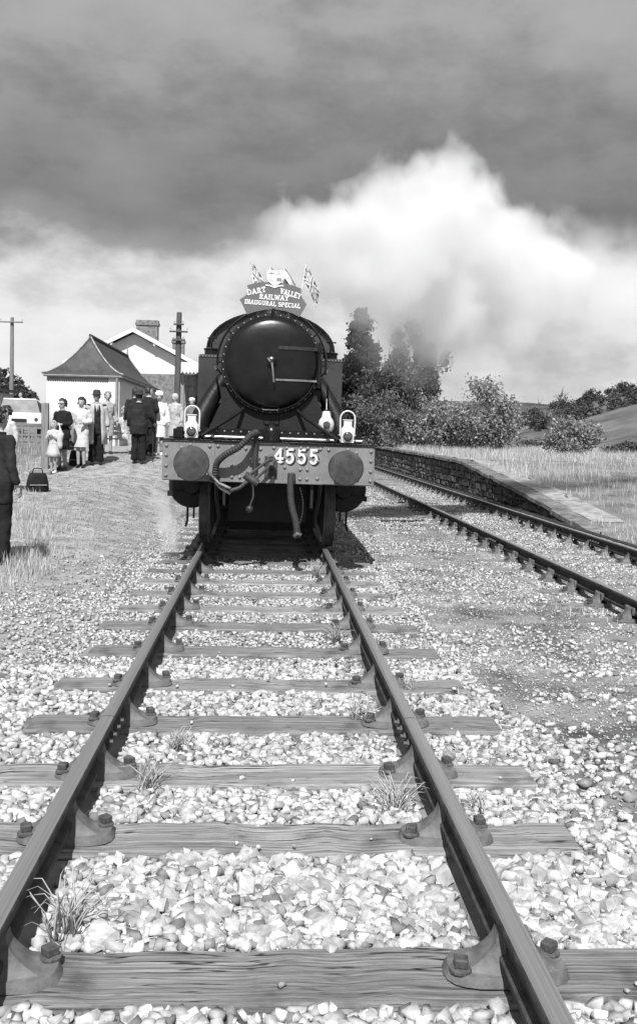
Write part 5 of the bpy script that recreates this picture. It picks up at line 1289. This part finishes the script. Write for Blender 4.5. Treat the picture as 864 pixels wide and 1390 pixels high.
m_conif = leafmat('conifer_needles', .026, .1); m_shrub = leafmat('shrub_leaves', .13, .3); m_broad = leafmat('broad_leaves', .085, .3); m_bush = leafmat('pale_bush_leaves', .27, .35); m_far = leafmat('far_foliage', .06, .2); m_grass = leafmat('dry_grass', .50, .25); m_grass_d = leafmat('green_grass', .34, .3)
m_bark = mat('bark', .06, .35, 8, .9, .5, 20, stretch=(3, 3, .4))
def tree_obj(name, label, base, group, P, tone, size, lm, trunk, droop=0.0, cat='tree', crown='crown'):
    t = thing(name, label, cat, base, 0, group)
    V, F, T = leaf_quads(P, size, tone, droop); link(crown, np_mesh(crown, V, F, lm, T), t)
    if trunk: trunk.build('trunk' if cat == 'tree' else 'stem', m_bark, t)
    return t
# tall dark conifer behind the engine
def conifer(label, x, y, h, r, n, seed, m, dens=1.0):
    g = random.Random(seed); P = []; tk = MB(); tk.tube([(0, 0, -.3), (.1, 0, h*.5), (0, 0, h*.97)], [.28, .18, .03], 10)
    z = h*.06
    while z < h*.98:
        k = 6 if z < h*.7 else 5; prof = (1-z/h)**.62
        for i in range(k):
            a = g.uniform(0, 6.28); l = r*prof*g.uniform(.6, 1.15)
            e = Vector((math.cos(a)*l, math.sin(a)*l, -.22*l+g.uniform(-.2, .3)))
            tk.tube([(0, 0, z), (e.x*.6, e.y*.6, z+e.z*.35+.1), (e.x, e.y, z+e.z)], [.05, .03, .008], 5)
            m_ = int(n*prof/1.0); tt = np.random.default_rng(g.randrange(10**6))
            u = tt.uniform(.2, 1.05, m_); P.append(np.stack([e.x*u+tt.normal(0, .20, m_), e.y*u+tt.normal(0, .20, m_), z+e.z*u*u+tt.normal(-.06, .13, m_)], 1))
        z += g.uniform(.28, .42)
    P = np.concatenate(P); tone = nrg.uniform(.45, 1.5, len(P))
    return tree_obj('conifer_tree', label, (x, y, gz(x, y)), 'trees beyond the stone platform', P, tone, .14, m, tk, .3)
conifer('tall dark conifer rising behind the locomotive tank beyond the platform', 7.3, 75, 11.3, 2.6, 330, 11, m_conif)
conifer('shorter dark conifer at the foot of the tallest one', 6.1, 82, 6.5, 2.0, 200, 12, m_conif)
def broad_tree(name, label, x, y, h, c, r, n, clumps, size, lm, seed, group, spread=.13, cat='tree', open_=False):
    g = random.Random(seed); tk = MB(); zc = c[2]
    tk.tube([(0, 0, -.3), (g.uniform(-.2, .2), 0, zc*.5), (c[0]*.6, c[1]*.6, zc)], [h*.028, h*.02, h*.01], 8)
    for i in range(9 if cat == 'tree' else 6):
        a = g.uniform(0, 6.28); el = g.uniform(.1, 1.2); l = g.uniform(.7, 1.0)
        e = (c[0]+r[0]*l*math.cos(a)*math.cos(el), c[1]+r[1]*l*math.sin(a)*math.cos(el), zc+r[2]*l*math.sin(el)*.9); z0 = zc*g.uniform(.4, .95)
        tk.tube([(c[0]*.3, 0, z0), ((c[0]*.3+e[0])/2, e[1]/2, (z0+e[2])/2+.1*h), e], [h*.012, h*.008, h*.002], 5)
    P, tone = crown_pts(c, r, n, clumps, spread, seed)
    P = P[P[:, 2] > .02]; tone = tone[:len(P)]
    return tree_obj(name, label, (x, y, gz(x, y)), group, P, tone, size, lm, tk, 0, cat, 'crown' if cat == 'tree' else 'foliage')
broad_tree('loose_tree', 'loose branched tree half veiled by steam beside the tall conifer', 10.6, 72, 9.2, (.4, 0, 5.6), (2.4, 2.0, 3.4), 12000, 60, .13, m_shrub, 21, 'trees beyond the stone platform', .10)  # paler leaf colour stands in for sunlit leaves and the steam veil
broad_tree('leafy_tree', 'dense leafy tree filling the gap under the tall conifer', 8.6, 70, 5.5, (0, 0, 2.9), (2.1, 1.8, 2.7), 15000, 60, .13, m_broad, 22, 'trees beyond the stone platform', .13)
for i, (lab, x, y, c, r, n, lm, sz) in enumerate([
    ('large rounded flowering bush on the bank beyond the grassy platform', 9.0, 42, (0, 0, 1.35), (2.1, 1.6, 1.5), 15000, m_bush, .075),
    ('dark bush between the leafy tree and the large rounded bush', 7.6, 47, (0, 0, .8), (1.7, 1.4, 1.1), 8000, m_shrub, .075),
    ('small pale bush alone in the tall grass towards the hills', 11.4, 35, (0, 0, .68), (.95, .8, .80), 4200, m_bush, .06),
    ('spreading dark bramble beside the small pale bush', 14.6, 38, (0, 0, .1), (1.0, .9, .30), 3600, m_broad, .06),
    ('dark hedge bush at the platform end below the conifer', 6.9, 58, (0, 0, 1.3), (1.8, 1.6, 1.7), 9000, m_shrub, .08),
    ('low pale shrub in front of the dark hedge bush', 7.3, 50, (0, 0, .5), (1.3, 1.0, .8), 4200, m_bush, .07),
    ('scrubby bush on the valley edge beyond the small pale bush', 15.6, 52, (0, 0, .15), (1.6, 1.2, .5), 3000, m_broad, .08)]):
    broad_tree('bush', lab, x, y, 2.0, c, r, n, 40, sz, lm, 40+i, 'bushes beyond the platform', .15, 'bush')
# bare dead tree on the skyline
dt = thing('dead_tree', 'bare dead tree standing against the far hill skyline', 'tree', (33, 110, -1.4))
b = MB(); g = random.Random(5)
b.tube([(0, 0, 0), (.1, 0, 3.0), (-.1, 0, 5.2)], [.32, .24, .16], 8)
def twig(p, d, l, r, k):
    e = p+d*l; b.tube([p, p+d*l*.5+Vector((g.uniform(-.1, .1), 0, .05))*l, e], [r, r*.7, r*.4], 5)
    if k:
        for _ in range(3): twig(p+d*l*g.uniform(.5, 1), (d+Vector((g.uniform(-.8, .8), g.uniform(-.6, .6), g.uniform(-.1, .6)))).normalized(), l*.6, r*.5, k-1)
for dx_ in (-.7, -.25, .35, .8): twig(Vector((0, 0, 4.6+g.uniform(-1.6, .4))), Vector((dx_, 0, .8)).normalized(), 2.2, .12, 2)
b.build('trunk', m_bark, dt)
# hedgerow trees and wood on the hills
def blob_wood(name, label, spots, lm, size, seed, n=700):
    Ps, Ts = [], []
    for i, (x, y, z, r) in enumerate(spots):
        P, T = crown_pts((x, y, z+r*.7), (r, r, r*.9), n, 16, .22, seed+i); Ps.append(P); Ts.append(T*nrg.uniform(.7, 1.2))
    V, F, T = leaf_quads(np.concatenate(Ps), size, np.concatenate(Ts)); o = link(name, np_mesh(name, V, F, lm, T)); return tag(o, label, 'woodland', kind='stuff')
def near_hill_z(x, t):
    px_, pz = [44, 70, 94, 117, 140, 180, 300, 520], [-3, 1, 7, 14.5, 21, 29, 34, 40]; return -6+(np.interp(x, px_, pz)+6)*math.sin(min(t, .8)/.8*PI/2)**.8
g = random.Random(9); sp = []
for i in range(120):
    x = 86+i*.75+g.uniform(-1, 1); t = g.uniform(.58, .84); sp.append((x, 130+290*t, near_hill_z(x, t)-.5, g.uniform(1.4, 3.2)))
for i in range(60):
    x = 50+i*1.4; t = .20+.05*math.sin(i*.4); sp.append((x, 130+290*t, near_hill_z(x, t)-1.0, g.uniform(1.0, 2.0)))
for i in range(50): sp.append((g.uniform(26, 80), g.uniform(95, 130), -3.6, g.uniform(1.2, 2.4)))
blob_wood('hedgerow_wood', 'dark hedgerow trees along the ridge of the pasture hill', sp, m_far, .42, 300, 230)
sp = []
for i in range(120):
    x = g.uniform(-.42, -.215)*160+g.uniform(-14, 8); y = g.uniform(104, 215); t = (y-105)/135
    sp.append((x, y, max(0, np.interp(x, [-200, -90, -59, -52, -47, -42], [20, 16, 11, 8.4, 3.5, 0]))*max(0, math.sin(min(max(t, 0), .8)/.8*PI/2))**.8, g.uniform(1.2, 2.3)))
blob_wood('hillside_wood', 'wooded hillside behind the white hut', sp, m_far, .38, 500, 260)
for i, (x, y, h) in enumerate([(-30.5, 92, 6.4), (-26.2, 95, 4.4), (-33.5, 88, 5.0), (-22.5, 90, 3.6)]):
    broad_tree('field_tree', ['tallest round tree before the wooded hill', 'middling tree between the tallest and the smallest before the wooded hill', 'broad tree before the wooded hill beyond the tall grey pole', 'small tree beside the white hut in the far field'][i], x, y, h, (0, 0, h*.55), (h*.36, h*.34, h*.44), 4500, 40, .17, m_far, 60+i, 'trees before the wooded hill', .14)
# grass
def blades(name, xf, n, hmin, hmax, w, lm, parent=None, lean=.5, label=None):
    x, y, k = xf(n); n = len(x); z = ground_z(x, y)+.004
    h = nrg.uniform(hmin, hmax, n)*k; a = nrg.uniform(0, 2*np.pi, n); ln = h*nrg.uniform(.1, lean, n); ww = w*nrg.uniform(.6, 1.3, n)
    ca, sa = np.cos(a), np.sin(a); B = np.stack([x, y, z], 1); D = np.stack([ca*ln, sa*ln, 0*h], 1); U = np.stack([0*h, 0*h, h], 1); S_ = np.stack([-sa*ww, ca*ww, 0*h], 1)
    V = np.stack([B-S_, B+S_, B+U*.6+D*.35+S_*.7, B+U*.6+D*.35-S_*.7, B+U*.93+D], 1).reshape(-1, 3)
    i = np.arange(n)*5; F = np.concatenate([np.stack([i, i+1, i+2], 1), np.stack([i, i+2, i+3], 1), np.stack([i+3, i+2, i+4], 1)]); T = nrg.uniform(.6, 1.35, n); T = np.concatenate([T, T, T])
    return tag(link(name, np_mesh(name, V, F, lm, T), parent), label, kind='stuff')
def area(x0, x1, y0, y1, mask):
    def f(n):
        x = nrg.uniform(x0, x1, n); y = nrg.uniform(y0, y1, n); k = mask(x, y); q = nrg.uniform(0, 1, n) < k; return x[q], y[q], (.55+.6*k[q])
    return f
def m_left(x, y):
    return sstep(1.95, 2.6, -x+(vnoise(x, y, .8, 21)-.5)*.9)*(1-sstep(9.5, 14.5, y-(-x-2.2)*2.2+(vnoise(x, y, 1.0, 22)-.5)*3))*sstep(.25, .6, vnoise(x, y, .45, 23))*sstep(3.5, 7, y)
tag(blades('left_bank_grass', area(-6.5, -1.9, 4, 19, m_left), 90000, .05, .22, .0035, m_grass, label='dry grass on the bank beside the path'), cat='grass')
def m_field_(x, y): return sstep(5.0, 5.6, -x)*(.35+.65*sstep(.3, .6, vnoise(x, y, .9, 24)))
tag(blades('field_grass', area(-16, -5.0, 12, 34, m_field_), 36000, .08, .26, .006, m_grass_d, label='meadow grass beyond the wooden fence post'), cat='grass')
def m_plat(x, y):
    edge = 6.02+(vnoise(y, x*0, 1.1, 25)-.5)*.45+.55*(1-sstep(17, 25, y))
    return sstep(0, .35, x-edge)*(.25+.75*sstep(.28, .6, vnoise(x, y, 1.0, 26)))
tag(blades('platform_grass', area(6.0, 22, 13.5, 46, m_plat), 95000, .07, .27, .0045, m_grass, label='tall pale grass growing over the disused platform'), cat='grass')
def m_front(x, y): return sstep(5.3, 5.9, x+(vnoise(x, y, .6, 27)-.5)*.8)*(.3+.7*vnoise(x, y, .5, 28))
tag(blades('trackside_grass', area(5.2, 16, 8, 17, m_front), 24000, .05, .20, .005, m_grass, label='grass beyond the side track before the ramp'), cat='grass')
def m_weed(x, y): return sstep(.66, .80, vnoise(x, y, .5, 29))*np.where((x > 2.7), 1.0, .35)
tag(blades('ballast_weeds', area(1.2, 5.6, 5, 28, m_weed), 26000, .02, .10, .004, m_grass, label='small weeds coming through the ballast'), cat='weeds')
# single tufts by the rails
def tuft(label, x, y, n, h, seed, m=m_grass):
    g_ = random.Random(seed); b = MB()
    for i in range(n):
        a = g_.uniform(0, 6.28); l = g_.uniform(.3, .9)*h; hh = g_.uniform(.5, 1)*h; x0, y0 = g_.uniform(-.04, .04), g_.uniform(-.05, .05)
        d = Vector((math.cos(a), math.sin(a), 0)); p = Vector((x0, y0, 0)); pts = [p, p+d*l*.25+Z*hh*.55, p+d*l*.6+Z*hh*.85, p+d*l+Z*hh*.8]
        b.tube(pts, [.0028, .0026, .0018, .0006], 4, flat=.35)
    me = b.mesh('grass_tuft', m, smooth='all'); at = me.attributes.new('tone', 'FLOAT_COLOR', 'FACE')
    at.data.foreach_set('color', np.ones(len(me.polygons)*4, np.float32))
    return tag(link('grass_tuft', me, None, (x, y, gz(x, y)+.012)), label, 'grass')
tuft('long bleached grass tuft inside the rail nearer the path, on bare ballast', -.60, 3.02, 34, .26, 1)
tuft('wiry grass tuft beside a chair of the rail nearer the path', -.50, 4.28, 34, .20, 2)
tuft('low grass tuft in ballast between two chairs of the rail nearer the path', -.42, 4.86, 34, .13, 3)
tuft('bushy weed tuft against the inner side of the rail nearer the second track', .58, 4.05, 40, .20, 4)
tuft('thin weed inside the bolted joint of the rail nearer the second track', .56, 5.35, 26, .18, 5)
tuft('small weed inside the rail nearer the second track, towards the engine', .58, 7.4, 26, .20, 6)
tuft('pale weed at the foot of the engine wheel below the numerals', .60, 10.7, 22, .26, 7)
tuft('curled weed outside the rail nearer the second track', .96, 4.05, 14, .14, 8)
tuft('small weed just beyond the bolted joint, outside the rail nearer the second track', .93, 6.0, 20, .12, 9)

# ------------------------------------------------------------------ steam
def steam_mat(name, dens, scale, erode, start, gain, detail=6):
    """density: soft distance into the plume, eaten away by turbulence"""
    m = bpy.data.materials.new(name); m.use_nodes = True; t = m.node_tree; t.nodes.clear()
    out = N(t, 'ShaderNodeOutputMaterial'); pv = N(t, 'ShaderNodeVolumePrincipled'); t.links.new(pv.outputs[0], out.inputs['Volume'])
    pv.inputs['Color'].default_value = (.955, .955, .955, 1); pv.inputs['Anisotropy'].default_value = 0.0; pv.inputs['Density Attribute'].default_value = ''
    c = N(t, 'ShaderNodeTexCoord'); n = N(t, 'ShaderNodeTexNoise'); n.inputs['Scale'].default_value = scale; n.inputs['Detail'].default_value = detail; n.inputs['Roughness'].default_value = .58; n.inputs['Distortion'].default_value = .4
    t.links.new(c.outputs['Object'], n.inputs['Vector'])
    a = N(t, 'ShaderNodeAttribute', attribute_name='density')
    ma = N(t, 'ShaderNodeMath', operation='MULTIPLY_ADD'); t.links.new(n.outputs['Fac'], ma.inputs[0]); ma.inputs[1].default_value = erode; ma.inputs[2].default_value = -erode*.5-start
    ad_ = N(t, 'ShaderNodeMath', operation='ADD'); t.links.new(a.outputs['Fac'], ad_.inputs[0]); t.links.new(ma.outputs[0], ad_.inputs[1])
    gn = N(t, 'ShaderNodeMath', operation='MULTIPLY'); gn.use_clamp = True; t.links.new(ad_.outputs[0], gn.inputs[0]); gn.inputs[1].default_value = gain
    # nothing outside the plume itself
    gt = N(t, 'ShaderNodeMath', operation='GREATER_THAN'); t.links.new(a.outputs['Fac'], gt.inputs[0]); gt.inputs[1].default_value = .002
    g2 = N(t, 'ShaderNodeMath', operation='MULTIPLY'); t.links.new(gn.outputs[0], g2.inputs[0]); t.links.new(gt.outputs[0], g2.inputs[1])
    dn = N(t, 'ShaderNodeMath', operation='MULTIPLY'); t.links.new(g2.outputs[0], dn.inputs[0]); dn.inputs[1].default_value = dens
    t.links.new(dn.outputs[0], pv.inputs['Density'])
    return m
def fog_group(name, m, vox, band):
    g = bpy.data.node_groups.new(name, 'GeometryNodeTree')
    g.interface.new_socket('Geometry', in_out='INPUT', socket_type='NodeSocketGeometry'); g.interface.new_socket('Geometry', in_out='OUTPUT', socket_type='NodeSocketGeometry')
    gi = g.nodes.new('NodeGroupInput'); go = g.nodes.new('NodeGroupOutput'); mv = g.nodes.new('GeometryNodeMeshToVolume'); sm = g.nodes.new('GeometryNodeSetMaterial')
    mv.resolution_mode = 'VOXEL_SIZE'; mv.inputs['Voxel Size'].default_value = vox; mv.inputs['Interior Band Width'].default_value = band; mv.inputs['Density'].default_value = 1.0
    sm.inputs['Material'].default_value = m
    g.links.new(gi.outputs[0], mv.inputs[0]); g.links.new(mv.outputs[0], sm.inputs[0]); g.links.new(sm.outputs[0], go.inputs[0])
    return g
def puffs(name, label, blobs, m, vox, band, seed, sub=3, amp=.3):
    """blobs: x,y,z,r ; a lumpy shape grown from many overlapping balls, filled as fog"""
    g_ = random.Random(seed); b = MB()
    for x, y, z, r in blobs:
        b.ball((x, y, z), r, 14)
        for _ in range(sub*4):
            d = Vector((g_.gauss(0, 1), g_.gauss(0, 1), g_.gauss(0, 1))).normalized(); rr = r*g_.uniform(.22, .5)
            b.ball(tuple(Vector((x, y, z))+d*r*.88), rr, 10)
    o = b.build(name, m, None, smooth='all')
    md = o.modifiers.new('join', 'REMESH'); md.mode = 'VOXEL'; md.voxel_size = vox*1.3
    tx = bpy.data.textures.new(name, 'CLOUDS'); tx.noise_scale = .35; tx.noise_depth = 3
    dm = o.modifiers.new('billow', 'DISPLACE'); dm.texture = tx; dm.strength = amp; dm.texture_coords = 'GLOBAL'; dm.mid_level = .5
    gn = o.modifiers.new('fog', 'NODES'); gn.node_group = fog_group(name, m, vox, band)
    return tag(o, label, 'steam', kind='stuff')
def at(px, py, Y): return ((px-361)/1300*Y, Y, CAMH+(588-py)/1300*Y)
core = [(372, 352, 13.2, 26), (382, 318, 14.2, 52), (425, 318, 15.0, 58), (480, 308, 15.6, 62), (530, 270, 16.0, 60), (590, 246, 16.4, 62), (630, 272, 16.8, 58), (560, 330, 16.4, 90), (640, 335, 17, 86), (695, 330, 17.4, 68), (480, 360, 15.6, 70), (425, 365, 14.8, 52), (600, 400, 17, 82), (700, 385, 17.6, 80), (520, 400, 16, 62), (750, 370, 18, 66), (550, 440, 17.2, 46), (585, 462, 17.6, 40), (530, 470, 17, 32), (450, 400, 15, 34)]
puffs('steam_cloud', 'billowing white steam rising above the locomotive', [(*at(px, py, Y), r/1300*Y) for px, py, Y, r in core], steam_mat('steam_dense', 1.5, 1.6, 1.3, .16, 2.4, 8), .075, .62, 1)
thin = [(500, 455, 17, 70), (545, 445, 18, 80), (590, 460, 18.5, 75), (530, 490, 18, 55), (770, 375, 18.5, 95), (840, 410, 19, 95), (700, 445, 18.5, 85), (790, 330, 18.5, 75), (900, 390, 19.5, 95), (640, 450, 18, 80), (475, 425, 16, 48), (960, 400, 20, 90), (620, 505, 18.5, 50), (565, 485, 17.5, 62), (525, 440, 17, 60), (585, 440, 17.5, 60)]
puffs('steam_wisps', 'thin drifting steam veiling the trees beyond the platform', [(*at(px, py, Y), r/1300*Y) for px, py, Y, r in thin], steam_mat('steam_thin', .8, 1.2, 1.3, .20, 1.2), .11, 1.2, 2)
leak = [(-1.18, 11.95, .28, .24), (-1.12, 11.9, .05, .21), (-1.25, 11.95, .50, .20)]
puffs('cylinder_steam', 'puff of steam leaking beside the cylinder nearer the path', leak, steam_mat('steam_leak', 6.0, 3.2, 1.0, .15, 1.2), .035, .22, 3, 2, .08)
leak = [(1.25, 11.9, .30, .20), (1.42, 12.0, .12, .20), (1.62, 12.1, .10, .16)]
puffs('cylinder_steam', 'faint steam drifting low beside the cylinder nearer the second track', leak, steam_mat('steam_faint', 2.5, 3.2, 1.0, .2, 1.0), .035, .2, 4, 2, .08)
